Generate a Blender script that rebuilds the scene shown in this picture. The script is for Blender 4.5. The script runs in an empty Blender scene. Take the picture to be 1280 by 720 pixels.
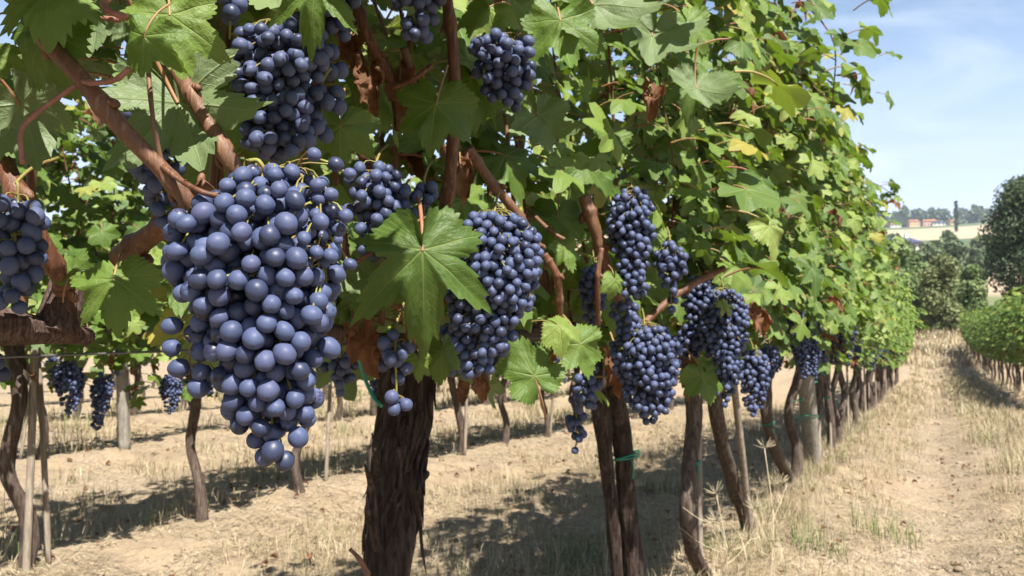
import bpy, math, random
import numpy as np
from mathutils import Vector, Matrix, Euler

random.seed(7)
RNG = np.random.RandomState(7)
scene = bpy.context.scene
COL = scene.collection
R_ = math.radians

# ------------------------------------------------------------------ camera
FPX = 1100.0                      # focal length in photo pixels (1280 wide)
CAM_H = 1.0
cam_d = bpy.data.cameras.new('camera')
cam = bpy.data.objects.new('camera', cam_d)
COL.objects.link(cam)
cam_d.sensor_width = 36.0
cam_d.lens = FPX / 1280 * 36.0
cam_d.clip_start = 0.02
cam_d.clip_end = 6000
YAW, PITCH = math.atan(520 / FPX), math.atan(45 / FPX)
cam.location = (0, 0, CAM_H)
cam.rotation_euler = (math.pi / 2 + PITCH, 0, YAW)
cam_d.dof.use_dof = True
cam_d.dof.focus_distance = 0.66
cam_d.dof.aperture_fstop = 21
scene.camera = cam
CR = np.array(cam.rotation_euler.to_matrix())
CL = np.array([0, 0, CAM_H])

# ------------------------------------------------------------------ sky and sun
SUN_EL = R_(56)
SUN_AZ = R_(130)                  # clockwise from +Y
SUN = np.array([math.sin(SUN_AZ) * math.cos(SUN_EL), math.cos(SUN_AZ) * math.cos(SUN_EL), math.sin(SUN_EL)])
world = bpy.data.worlds.new('World')
scene.world = world
world.use_nodes = True
wt = world.node_tree
wn, wl = wt.nodes, wt.links
for n in list(wn):
    wn.remove(n)
w_out = wn.new('ShaderNodeOutputWorld')
w_bg = wn.new('ShaderNodeBackground')
sky = wn.new('ShaderNodeTexSky')
sky.sky_type = 'NISHITA'
sky.sun_disc = False
sky.sun_elevation = SUN_EL
sky.sun_rotation = SUN_AZ
sky.air_density = 1.3
sky.dust_density = 0.6
sky.ozone_density = 1.5
w_tc = wn.new('ShaderNodeTexCoord')
w_map = wn.new('ShaderNodeMapping')
w_map.inputs['Scale'].default_value = (2.2, 2.2, 7.0)
w_map.inputs['Rotation'].default_value = (0.25, 0.35, 0.4)
w_no = wn.new('ShaderNodeTexNoise')
w_no.inputs['Scale'].default_value = 1.7
w_no.inputs['Detail'].default_value = 7
w_no.inputs['Roughness'].default_value = 0.55
w_no.inputs['Distortion'].default_value = 0.8
w_rp = wn.new('ShaderNodeValToRGB')
w_rp.color_ramp.elements[0].position = 0.50
w_rp.color_ramp.elements[0].color = (0, 0, 0, 1)
w_rp.color_ramp.elements[1].position = 0.85
w_rp.color_ramp.elements[1].color = (0.48, 0.48, 0.48, 1)
w_mix = wn.new('ShaderNodeMix')
w_mix.data_type = 'RGBA'
w_mix.inputs[7].default_value = (10.6, 11.2, 12.3, 1)
wl.new(w_tc.outputs['Generated'], w_map.inputs[0])
wl.new(w_map.outputs[0], w_no.inputs['Vector'])
wl.new(w_no.outputs['Fac'], w_rp.inputs[0])
wl.new(w_rp.outputs[0], w_mix.inputs[0])
w_sx = wn.new('ShaderNodeSeparateXYZ')
wl.new(w_tc.outputs['Generated'], w_sx.inputs[0])
w_hz = wn.new('ShaderNodeValToRGB')           # pale summer haze low in the sky
w_hz.color_ramp.interpolation = 'EASE'
w_hz.color_ramp.elements[0].position = 0.0
w_hz.color_ramp.elements[0].color = (0.95, 0.95, 0.95, 1)
w_hz.color_ramp.elements[1].position = 0.46
w_hz.color_ramp.elements[1].color = (0, 0, 0, 1)
w_hc = wn.new('ShaderNodeValToRGB')
w_hc.color_ramp.elements[0].position = 0.06
w_hc.color_ramp.elements[0].color = (0.72, 0.79, 1.0, 1)
w_hc.color_ramp.elements[1].position = 0.40
w_hc.color_ramp.elements[1].color = (0.36, 0.58, 1.0, 1)
w_hm = wn.new('ShaderNodeMix')
w_hm.data_type = 'RGBA'
w_hs = wn.new('ShaderNodeVectorMath')
w_hs.operation = 'SCALE'
w_hs.inputs[3].default_value = 11.0
wl.new(w_sx.outputs[2], w_hz.inputs[0])
wl.new(w_sx.outputs[2], w_hc.inputs[0])
wl.new(w_hc.outputs[0], w_hs.inputs[0])
wl.new(w_hz.outputs[0], w_hm.inputs[0])
wl.new(sky.outputs[0], w_hm.inputs[6])
wl.new(w_hs.outputs[0], w_hm.inputs[7])
wl.new(w_hm.outputs[2], w_mix.inputs[6])
wl.new(w_mix.outputs[2], w_bg.inputs[0])
w_bg.inputs[1].default_value = 0.05
wl.new(w_bg.outputs[0], w_out.inputs[0])

sun_d = bpy.data.lights.new('sun', 'SUN')
sun_d.energy = 5.0
sun_d.angle = R_(0.5)
sun_d.color = (1.0, 0.95, 0.87)
sun_o = bpy.data.objects.new('sun', sun_d)
COL.objects.link(sun_o)
sun_o.rotation_euler = Vector(SUN).to_track_quat('Z', 'Y').to_euler()

scene.view_settings.view_transform = 'Standard'
scene.view_settings.look = 'None'
scene.view_settings.gamma = 1
scene.view_settings.use_curve_mapping = False
scene.view_settings.exposure = 1.46
scene.cycles.use_denoising = True
scene.cycles.max_bounces = 5
scene.cycles.diffuse_bounces = 1
scene.cycles.glossy_bounces = 2
scene.cycles.transmission_bounces = 3
scene.cycles.transparent_max_bounces = 4


# ------------------------------------------------------------------ projection helpers
def P(px, py, depth):
    """The place seen at photo pixel (px, py) at a distance along the view axis."""
    v = np.array([(px - 640) / FPX * depth, -(py - 360) / FPX * depth, -depth])
    return CL + CR @ v


def on_plane(px, py, X):
    """Where the line of sight through a photo pixel meets the vertical plane x = X."""
    d = P(px, py, 1.0) - CL
    return CL + d * (X / d[0])


def project(p):
    q = (np.atleast_2d(p) - CL) @ CR
    z = np.maximum(-q[:, 2], 1e-3)
    return 640 + q[:, 0] / z * FPX, 360 - q[:, 1] / z * FPX, -q[:, 2]


# ------------------------------------------------------------------ noise
def vnoise(p, seed=0):
    p = np.asarray(p, dtype=np.float64)
    i = np.floor(p).astype(np.int64)
    f = p - i
    f = f * f * (3 - 2 * f)
    out = np.zeros(len(p))
    dim = p.shape[1]
    for c in range(2 ** dim):
        w = np.ones(len(p))
        h = np.full(len(p), seed * 7919 + 17, dtype=np.int64)
        for k in range(dim):
            b = (c >> k) & 1
            w = w * (f[:, k] if b else 1 - f[:, k])
            h = (h * 1000003) ^ ((i[:, k] + b) * (73856093, 19349663, 83492791)[k])
        h = (h ^ (h >> 13)) * 1274126177
        h = (h ^ (h >> 16)) & 0xFFFFFF
        out += w * (h / float(0xFFFFFF))
    return out


def fbm(p, octaves=4, seed=0):
    s, a, t = 0, 1.0, 0
    for k in range(octaves):
        s = s + a * (vnoise(p * 2 ** k, seed + k) - 0.5)
        t += a
        a *= 0.5
    return s / t


# ------------------------------------------------------------------ terrain
ND_Y = [-50, 0, 5, 11, 18, 28, 38, 48, 56, 64, 90]
ND_Z = [0.05, 0, 0, -0.2, -0.43, -0.62, -0.62, -0.1, 0.45, 0.6, 0.6]
FD_R = [0, 56, 80, 120, 160, 200, 350, 500, 620, 800, 880, 1000, 1500, 3000]
FD_Z = [0, 0, 0.4, 2.6, 6.5, 11.2, 27.5, 44.5, 58, 83, 90, 92, 82, 50]


def terrain(x, y):
    x = np.asarray(x, dtype=float)
    y = np.asarray(y, dtype=float)
    r = np.sqrt(x * x + y * y)
    near = np.interp(y, ND_Y, ND_Z)
    far = np.interp(r, FD_R, FD_Z)
    p = np.stack([x, y], -1).reshape(-1, 2)
    wob = fbm(p / 140.0, 3, 5).reshape(x.shape) * np.clip((r - 200) / 400, 0, 1) * 9
    return near + far + wob


def ground_bumps(x, y):
    x = np.asarray(x, dtype=float)
    y = np.asarray(y, dtype=float)
    p = np.stack([x, y], -1).reshape(-1, 2)
    r = np.sqrt(x * x + y * y)
    w = np.clip(1 - (r - 30) / 25, 0, 1)
    b = fbm(p * 0.9, 3, 11).reshape(x.shape) * 0.09 + fbm(p * 5.0, 3, 31).reshape(x.shape) * 0.05 + (np.abs(fbm(p * 13.0, 2, 41)).reshape(x.shape) - .15) * 0.03
    lane = ((x + 0.75) / 2.4 + 0.5) % 1 - 0.5            # a low mound under every row
    mound = 0.07 * np.exp(-(lane / 0.16) ** 2)
    rut = -0.05 * np.exp(-((x - .05) / .2) ** 2) + .035 * np.exp(-((x - .5) / .22) ** 2)
    return (b + mound + rut) * w


def ground_z(x, y):
    return float(terrain(np.array([x]), np.array([y]))[0] + ground_bumps(np.array([x]), np.array([y]))[0])


# ------------------------------------------------------------------ object helpers
def make_mesh(name, V, faces, mats=(), attrs=None, smooth=True, mat_idx=None):
    """V (n,3); faces: list of int arrays (m,k)."""
    me = bpy.data.meshes.new(name)
    V = np.asarray(V, dtype=np.float32)
    faces = [np.asarray(f, dtype=np.int32) for f in faces if len(f)]
    me.vertices.add(len(V))
    me.vertices.foreach_set('co', V.ravel())
    nl = sum(f.size for f in faces)
    nf = sum(len(f) for f in faces)
    me.loops.add(nl)
    me.loops.foreach_set('vertex_index', np.concatenate([f.ravel() for f in faces]))
    me.polygons.add(nf)
    tot = np.concatenate([np.full(len(f), f.shape[1], dtype=np.int32) for f in faces])
    start = np.concatenate([[0], np.cumsum(tot)[:-1]]).astype(np.int32)
    me.polygons.foreach_set('loop_start', start)
    me.polygons.foreach_set('loop_total', tot)
    me.polygons.foreach_set('use_smooth', np.full(nf, smooth, dtype=bool))
    if mat_idx is not None:
        me.polygons.foreach_set('material_index', np.asarray(mat_idx, dtype=np.int32))
    for k, a in (attrs or {}).items():
        a = np.asarray(a, dtype=np.float32)
        if a.ndim == 1:
            at = me.attributes.new(k, 'FLOAT', 'POINT')
            at.data.foreach_set('value', a)
        else:
            at = me.attributes.new(k, 'FLOAT_VECTOR', 'POINT')
            at.data.foreach_set('vector', a.ravel())
    for m in mats:
        me.materials.append(m)
    me.update(calc_edges=True)
    return me


def link(name, me, parent=None, loc=None, rot=None, scale=None):
    o = bpy.data.objects.new(name, me)
    COL.objects.link(o)
    if parent is not None:
        o.parent = parent
    if loc is not None:
        o.location = [float(v) for v in loc]
    if rot is not None:
        o.rotation_euler = rot
    if scale is not None:
        o.scale = scale if hasattr(scale, '__len__') else (scale,) * 3
    return o


def tag(o, label, cat, group=None):
    o['label'] = label
    o['category'] = cat
    if group:
        o['group'] = group
    return o


def thing(name, loc, label, cat, group=None):
    o = bpy.data.objects.new(name, None)
    COL.objects.link(o)
    o.location = [float(v) for v in loc]
    o.empty_display_size = 0.05
    return tag(o, label, cat, group)


def kind(o, k):
    o['kind'] = k
    return o


class Soup:
    """Collects pieces of one mesh."""

    def __init__(self):
        self.v, self.f, self.a, self.n = [], {}, {}, 0

    def add(self, V, faces, **attrs):
        V = np.asarray(V, dtype=np.float64)
        for f in faces:
            f = np.asarray(f, dtype=np.int64)
            if len(f):
                self.f.setdefault(f.shape[1], []).append(f + self.n)
        for k, a in attrs.items():
            a = np.asarray(a, dtype=float)
            if a.ndim == 0:
                a = np.full(len(V), float(a))
            self.a.setdefault(k, []).append(a)
        self.v.append(V)
        self.n += len(V)

    def mesh(self, name, mats, origin=(0, 0, 0), smooth=True):
        V = np.concatenate(self.v) - np.asarray(origin)
        return make_mesh(name, V, [np.concatenate(f) for f in self.f.values()], mats,
                         {k: np.concatenate(a) for k, a in self.a.items()}, smooth)


def smooth_path(pts, n):
    """Catmull-Rom through the points, n samples."""
    p = np.asarray(pts, dtype=float)
    q = np.vstack([2 * p[0] - p[1], p, 2 * p[-1] - p[-2]])
    t = np.linspace(0, len(p) - 1 - 1e-9, n)
    i = t.astype(int)
    f = (t - i)[:, None]
    a, b, c, d = q[i], q[i + 1], q[i + 2], q[i + 3]
    return 0.5 * (2 * b + (c - a) * f + (2 * a - 5 * b + 4 * c - d) * f ** 2 + (3 * b - a - 3 * c + d) * f ** 3)


def tube(path, radii, seg=10, cap=True, bump=None, flat=None):
    """Tube along path (n,3), radii (n,). bump(theta, s) -> multiplier on the radius. Returns V, faces, s."""
    path = np.asarray(path, dtype=float)
    n = len(path)
    radii = np.broadcast_to(np.asarray(radii, dtype=float), (n,))
    T = np.gradient(path, axis=0)
    T /= np.linalg.norm(T, axis=1)[:, None] + 1e-12
    up = np.array([0, 0, 1.0]) if abs(T[0][2]) < 0.8 else np.array([1.0, 0, 0])
    N = np.zeros_like(path)
    v = up - T[0] * (up @ T[0])
    N[0] = v / np.linalg.norm(v)
    for i in range(1, n):
        v = N[i - 1] - T[i] * (N[i - 1] @ T[i])
        N[i] = v / (np.linalg.norm(v) + 1e-12)
    B = np.cross(T, N)
    th = np.linspace(0, 2 * math.pi, seg, endpoint=False)
    s = np.concatenate([[0], np.cumsum(np.linalg.norm(np.diff(path, axis=0), axis=1))])
    TH, SS = np.meshgrid(th, s)
    m = np.ones_like(TH) if bump is None else bump(TH.ravel(), SS.ravel()).reshape(TH.shape)
    fl = 1.0 if flat is None else flat
    rr = radii[:, None] * m
    V = path[:, None, :] + rr[..., None] * (np.cos(th)[None, :, None] * N[:, None, :] + fl * np.sin(th)[None, :, None] * B[:, None, :])
    V = V.reshape(-1, 3)
    i = np.arange(n - 1)[:, None] * seg
    j = np.arange(seg)[None, :]
    k = (j + 1) % seg
    Q = np.stack([i + j, i + k, i + seg + k, i + seg + j], -1).reshape(-1, 4)
    faces = [Q]
    if cap:
        V = np.vstack([V, path[0], path[-1]])
        a, b = n * seg, n * seg + 1
        j = np.arange(seg)
        k = (j + 1) % seg
        faces.append(np.concatenate([np.stack([k, j, np.full(seg, a)], -1), np.stack([(n - 1) * seg + j, (n - 1) * seg + k, np.full(seg, b)], -1)]))
    return V, faces


def bark_bump(seed, ridges=7.0, along=3.0, amp=0.16, lump=0.18):
    def f(th, s):
        tw = th + s * 1.5
        c, d = np.cos(tw), np.sin(tw)
        lo = fbm(np.stack([c * 0.9, d * 0.9, s * 9.0], -1) + seed * 3.1, 2, seed)
        hi = fbm(np.stack([c * ridges * 0.5, d * ridges * 0.5, s * along * 2], -1) + seed, 3, seed + 9)
        return 1 + lump * 2 * lo - amp * (1 - 2.4 * np.abs(hi)) + amp * .55
    return f


# ------------------------------------------------------------------ materials
def new_mat(name):
    m = bpy.data.materials.new(name)
    m.use_nodes = True
    nt = m.node_tree
    for n in list(nt.nodes):
        nt.nodes.remove(n)
    return m, nt


class NT:
    def __init__(self, nt):
        self.nt = nt

    def n(self, t, **kw):
        x = self.nt.nodes.new(t)
        for k, v in kw.items():
            setattr(x, k, v)
        return x

    def set(self, sock, v):
        if hasattr(v, 'is_linked') or hasattr(v, 'links'):
            self.nt.links.new(v, sock)
        else:
            sock.default_value = v

    def math(self, op, a, b=None, c=None, clamp=False):
        x = self.n('ShaderNodeMath', operation=op, use_clamp=clamp)
        self.set(x.inputs[0], a)
        if b is not None:
            self.set(x.inputs[1], b)
        if c is not None:
            self.set(x.inputs[2], c)
        return x.outputs[0]

    def mix(self, fac, a, b, blend='MIX'):
        x = self.n('ShaderNodeMix', data_type='RGBA', blend_type=blend)
        self.set(x.inputs[0], fac)
        self.set(x.inputs[6], a if hasattr(a, 'links') else (*a, 1))
        self.set(x.inputs[7], b if hasattr(b, 'links') else (*b, 1))
        return x.outputs[2]

    def noise(self, vec, scale, detail=3, rough=0.5, dist=0.0):
        x = self.n('ShaderNodeTexNoise')
        if vec is not None:
            self.nt.links.new(vec, x.inputs['Vector'])
        x.inputs['Scale'].default_value = scale
        x.inputs['Detail'].default_value = detail
        x.inputs['Roughness'].default_value = rough
        x.inputs['Distortion'].default_value = dist
        return x.outputs['Fac']

    def step(self, v, lo, hi):
        x = self.n('ShaderNodeMapRange', interpolation_type='SMOOTHSTEP')
        self.set(x.inputs[0], v)
        x.inputs[1].default_value = lo
        x.inputs[2].default_value = hi
        return x.outputs[0]

    def ramp(self, v, stops):
        x = self.n('ShaderNodeValToRGB')
        cr = x.color_ramp
        while len(cr.elements) < len(stops):
            cr.elements.new(0.5)
        for e, (p, c) in zip(cr.elements, stops):
            e.position = p
            e.color = (*c, 1)
        self.set(x.inputs[0], v)
        return x.outputs[0]

    def attr(self, name, out='Fac'):
        x = self.n('ShaderNodeAttribute', attribute_name=name)
        return x.outputs[out]

    def mapping(self, vec, scale):
        x = self.n('ShaderNodeMapping')
        self.nt.links.new(vec, x.inputs[0])
        x.inputs['Scale'].default_value = scale
        return x.outputs[0]

    def bump(self, h, strength, dist):
        x = self.n('ShaderNodeBump')
        x.inputs['Strength'].default_value = strength
        x.inputs['Distance'].default_value = dist
        self.nt.links.new(h, x.inputs['Height'])
        return x.outputs[0]

    def pbsdf(self, col, rough=0.7, spec=0.3, normal=None):
        x = self.n('ShaderNodeBsdfPrincipled')
        self.set(x.inputs['Base Color'], col if hasattr(col, 'links') else (*col, 1))
        self.set(x.inputs['Roughness'], rough)
        x.inputs['Specular IOR Level'].default_value = spec
        if normal is not None:
            self.nt.links.new(normal, x.inputs['Normal'])
        return x

    def out(self, sh):
        o = self.n('ShaderNodeOutputMaterial')
        self.nt.links.new(sh, o.inputs[0])


def rnd_of(t):
    """attribute rnd plus the object's own random number, wrapped to 0..1"""
    oi = t.n('ShaderNodeObjectInfo')
    a = t.attr('rnd')
    fixed = t.math('GREATER_THAN', a, 5.0)          # a tone of its own is stored as 10 + tone
    free = t.math('FRACT', t.math('ADD', a, oi.outputs['Random']))
    return t.math('ADD', t.math('MULTIPLY', fixed, t.math('SUBTRACT', a, 10.0)), t.math('MULTIPLY', t.math('SUBTRACT', 1.0, fixed), free))


def leaf_material():
    m, nt = new_mat('vine_leaf')
    t = NT(nt)
    r = rnd_of(t)
    dry = t.attr('dry')
    pet = t.attr('pet')
    luv = t.attr('luv', 'Vector')
    sx = t.n('ShaderNodeSeparateXYZ')
    nt.links.new(luv, sx.inputs[0])
    X, Y, E = sx.outputs
    vein = None
    for a in (0, 50, -50, 106, -106):
        c, s = math.cos(R_(a)), math.sin(R_(a))
        along = t.math('ADD', t.math('MULTIPLY', X, c), t.math('MULTIPLY', Y, s))
        d = t.math('ABSOLUTE', t.math('SUBTRACT', t.math('MULTIPLY', X, s), t.math('MULTIPLY', Y, c)))
        w = t.math('SUBTRACT', 0.026, t.math('MULTIPLY', along, 0.020))
        v = t.math('MULTIPLY', t.math('SUBTRACT', 1.0, t.math('DIVIDE', d, t.math('MAXIMUM', w, 0.004)), clamp=True), t.step(along, 0.0, 0.03))
        # side veins run off this main vein at an angle
        ph = t.math('SUBTRACT', t.math('MULTIPLY', along, 8.5), t.math('MULTIPLY', d, 7.5))
        fr = t.math('ABSOLUTE', t.math('SUBTRACT', t.math('FRACT', ph), 0.5))
        sv = t.math('MULTIPLY', t.step(fr, 0.07, 0.0), t.math('MULTIPLY', t.step(d, 0.22, 0.10), t.step(along, 0.02, 0.1)))
        v = t.math('MAXIMUM', v, t.math('MULTIPLY', sv, 0.4))
        vein = v if vein is None else t.math('MAXIMUM', vein, v)
    off = t.n('ShaderNodeVectorMath', operation='ADD')
    nt.links.new(luv, off.inputs[0])
    cx = t.n('ShaderNodeCombineXYZ')
    t.set(cx.inputs[0], t.math('MULTIPLY', r, 37.0))
    t.set(cx.inputs[2], t.math('MULTIPLY', r, 71.0))
    nt.links.new(cx.outputs[0], off.inputs[1])
    n1 = t.noise(off.outputs[0], 2.2, 4, 0.6)
    n2 = t.noise(off.outputs[0], 26.0, 2, 0.5)
    green = t.ramp(r, [(0.0, (0.036, 0.074, 0.012)), (0.4, (0.078, 0.136, 0.022)), (0.75, (0.150, 0.215, 0.040)), (0.93, (0.215, 0.262, 0.070)), (0.975, (0.25, 0.24, 0.045)), (1.0, (0.31, 0.22, 0.04))])
    green = t.mix(t.math('MULTIPLY', t.step(n1, 0.35, 0.75), 0.5), green, (0.09, 0.135, 0.024))
    spots = t.step(n2, 0.66, 0.74)
    green = t.mix(t.math('MULTIPLY', spots, 0.22), green, (0.30, 0.27, 0.10))
    edge = t.math('MULTIPLY', t.step(t.math('ADD', E, t.math('MULTIPLY', n1, 0.75)), 1.30, 1.52), t.step(r, 0.5, 0.95))
    green = t.mix(edge, green, (0.24, 0.12, 0.05))
    top = t.mix(t.math('MULTIPLY', vein, 0.55), green, (0.20, 0.25, 0.075))
    geo = t.n('ShaderNodeNewGeometry')
    under0 = t.mix(0.65, green, (0.150, 0.190, 0.105))
    under = t.mix(t.math('MULTIPLY', vein, 0.6), under0, (0.23, 0.27, 0.13))
    col = t.mix(geo.outputs['Backfacing'], top, under)
    brown = t.ramp(n1, [(0.25, (0.06, 0.026, 0.013)), (0.5, (0.145, 0.068, 0.033)), (0.75, (0.27, 0.15, 0.08))])
    col = t.mix(dry, col, brown)
    col = t.mix(pet, col, t.ramp(r, [(0.0, (0.24, 0.09, 0.06)), (1.0, (0.24, 0.20, 0.07))]))
    h = t.math('ADD', t.math('MULTIPLY', vein, -0.7), t.math('MULTIPLY', t.noise(off.outputs[0], 9.0, 2, 0.5), 0.8))
    bp = t.bump(h, 0.4, 0.004)
    rough = t.math('ADD', 0.52, t.math('MULTIPLY', dry, 0.3))
    p = t.pbsdf(col, rough, 0.32, bp)
    tr = t.n('ShaderNodeBsdfTranslucent')
    tcol = t.mix(0.6, green, (0.22, 0.36, 0.010))
    tcol = t.mix(t.math('MULTIPLY', vein, 0.5), tcol, (0.12, 0.2, 0.02))
    tcol = t.mix(dry, tcol, (0.26, 0.09, 0.03))
    nt.links.new(tcol, tr.inputs[0])
    ms = t.n('ShaderNodeMixShader')
    t.set(ms.inputs[0], t.math('MULTIPLY', t.math('SUBTRACT', 1.0, pet), 0.27))
    nt.links.new(p.outputs[0], ms.inputs[1])
    nt.links.new(tr.outputs[0], ms.inputs[2])
    t.out(ms.outputs[0])
    return m


def bark_material(name, c1, c2, c3, scale=1.0, bstr=0.8):
    m, nt = new_mat(name)
    t = NT(nt)
    tc = t.n('ShaderNodeTexCoord')
    v = t.mapping(tc.outputs['Object'], (70 * scale, 70 * scale, 9 * scale))
    n1 = t.noise(v, 1.0, 5, 0.65, 0.4)
    n2 = t.noise(tc.outputs['Object'], 14 * scale, 3, 0.6)
    col = t.ramp(n1, [(0.28, c1), (0.52, c2), (0.78, c3)])
    col = t.mix(t.math('MULTIPLY', t.step(n2, 0.5, 0.75), 0.3), col, c3)
    n3 = t.noise(t.mapping(tc.outputs['Object'], (160 * scale, 160 * scale, 11 * scale)), 1.0, 4, 0.7, 0.2)
    col = t.mix(t.math('MULTIPLY', t.step(n3, 0.52, 0.40), 0.8), col, c1)
    geo = t.n('ShaderNodeNewGeometry')
    h = t.math('ADD', n1, t.math('ADD', n3, t.math('MULTIPLY', n2, 0.4)))
    p = t.pbsdf(col, 0.85, 0.2, t.bump(h, bstr, 0.006 / scale))
    t.out(p.outputs[0])
    return m


def cane_material():
    m, nt = new_mat('cane_wood')
    t = NT(nt)
    tc = t.n('ShaderNodeTexCoord')
    r = rnd_of(t)
    n1 = t.noise(t.mapping(tc.outputs['Object'], (180, 180, 22)), 1.0, 4, 0.6)
    n2 = t.noise(tc.outputs['Object'], 22, 3)
    col = t.ramp(n1, [(0.3, (0.060, 0.023, 0.012)), (0.55, (0.115, 0.046, 0.022)), (0.8, (0.19, 0.095, 0.05))])
    col = t.mix(t.step(n2, 0.5, 0.72), col, (0.085, 0.032, 0.016))
    n3 = t.noise(t.mapping(tc.outputs['Object'], (320, 320, 30)), 1.0, 3, 0.7)
    col = t.mix(t.math('MULTIPLY', t.step(n3, 0.56, 0.66), 0.55), col, (0.26, 0.16, 0.10))
    col = t.mix(t.math('MULTIPLY', t.step(n3, 0.44, 0.34), 0.6), col, (0.045, 0.02, 0.012))
    col = t.mix(t.math('MULTIPLY', t.step(r, 0.5, 1.0), 0.35), col, (0.20, 0.125, 0.075))
    p = t.pbsdf(col, 0.55, 0.35, t.bump(t.math('ADD', n1, n3), 0.5, 0.002))
    t.out(p.outputs[0])
    return m


def grape_material():
    m, nt = new_mat('grape_skin')
    t = NT(nt)
    r = rnd_of(t)
    tip = t.attr('tip')
    tc = t.n('ShaderNodeTexCoord')
    off = t.n('ShaderNodeVectorMath', operation='ADD')
    nt.links.new(tc.outputs['Object'], off.inputs[0])
    cx = t.n('ShaderNodeCombineXYZ')
    t.set(cx.inputs[0], t.math('MULTIPLY', r, 3.7))
    t.set(cx.inputs[1], t.math('MULTIPLY', r, 9.1))
    nt.links.new(cx.outputs[0], off.inputs[1])
    big = t.noise(off.outputs[0], 75.0, 3, 0.55, 0.6)
    fine = t.noise(off.outputs[0], 420.0, 4, 0.7)
    bloom = t.step(t.math('ADD', big, t.math('MULTIPLY', fine, 0.42)), 0.46, 0.74)
    amount = t.math('ADD', 0.42, t.math('MULTIPLY', t.step(r, 0.0, 0.45), 0.6))
    f = t.math('MULTIPLY', bloom, amount)
    rub = t.step(t.noise(off.outputs[0], 42.0, 3, 0.6, 1.2), 0.56, 0.62)
    f = t.math('MULTIPLY', f, t.math('SUBTRACT', 1.0, t.math('MULTIPLY', rub, 0.75)))
    wax = t.mix(fine, (0.040, 0.058, 0.130), (0.084, 0.110, 0.210))
    wax = t.mix(t.math('MULTIPLY', t.step(r, 0.6, 1.0), 0.30), wax, (0.082, 0.082, 0.158))
    skin = t.mix(r, (0.005, 0.006, 0.018), (0.014, 0.008, 0.020))
    col = t.mix(f, skin, wax)
    col = t.mix(t.step(tip, 0.990, 0.997), col, (0.02, 0.014, 0.012))
    rough = t.math('ADD', 0.30, t.math('MULTIPLY', f, 0.42))
    p = t.pbsdf(col, rough, 0.38, t.bump(fine, 0.05, 0.001))
    t.out(p.outputs[0])
    return m


def simple_mat(name, col, rough=0.7, spec=0.3, var=0.25, scale=8.0, col2=None, bump=0.0):
    m, nt = new_mat(name)
    t = NT(nt)
    tc = t.n('ShaderNodeTexCoord')
    n = t.noise(tc.outputs['Object'], scale, 4, 0.6)
    c2 = col2 or tuple(c * (1 - var) for c in col)
    c = t.mix(t.step(n, 0.3, 0.7), col, c2)
    p = t.pbsdf(c, rough, spec, t.bump(n, bump, 0.01) if bump else None)
    t.out(p.outputs[0])
    return m


def crown_material(name, dark, mid, light):
    m, nt = new_mat(name)
    t = NT(nt)
    r = t.attr('rnd')
    col = t.ramp(r, [(0.0, dark), (0.55, mid), (1.0, light)])
    p = t.pbsdf(col, 0.6, 0.25)
    tr = t.n('ShaderNodeBsdfTranslucent')
    nt.links.new(col, tr.inputs[0])
    ms = t.n('ShaderNodeMixShader')
    ms.inputs[0].default_value = 0.25
    nt.links.new(p.outputs[0], ms.inputs[1])
    nt.links.new(tr.outputs[0], ms.inputs[2])
    t.out(ms.outputs[0])
    return m


def straw_material():
    m, nt = new_mat('dry_grass_blade')
    t = NT(nt)
    r = t.attr('rnd')
    col = t.ramp(r, [(0.0, (0.17, 0.12, 0.07)), (0.3, (0.29, 0.225, 0.135)), (0.65, (0.40, 0.33, 0.21)), (0.83, (0.48, 0.42, 0.30)), (0.86, (0.15, 0.175, 0.065)), (1.0, (0.075, 0.12, 0.03))])
    p = t.pbsdf(col, 0.7, 0.2)
    t.out(p.outputs[0])
    return m


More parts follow.
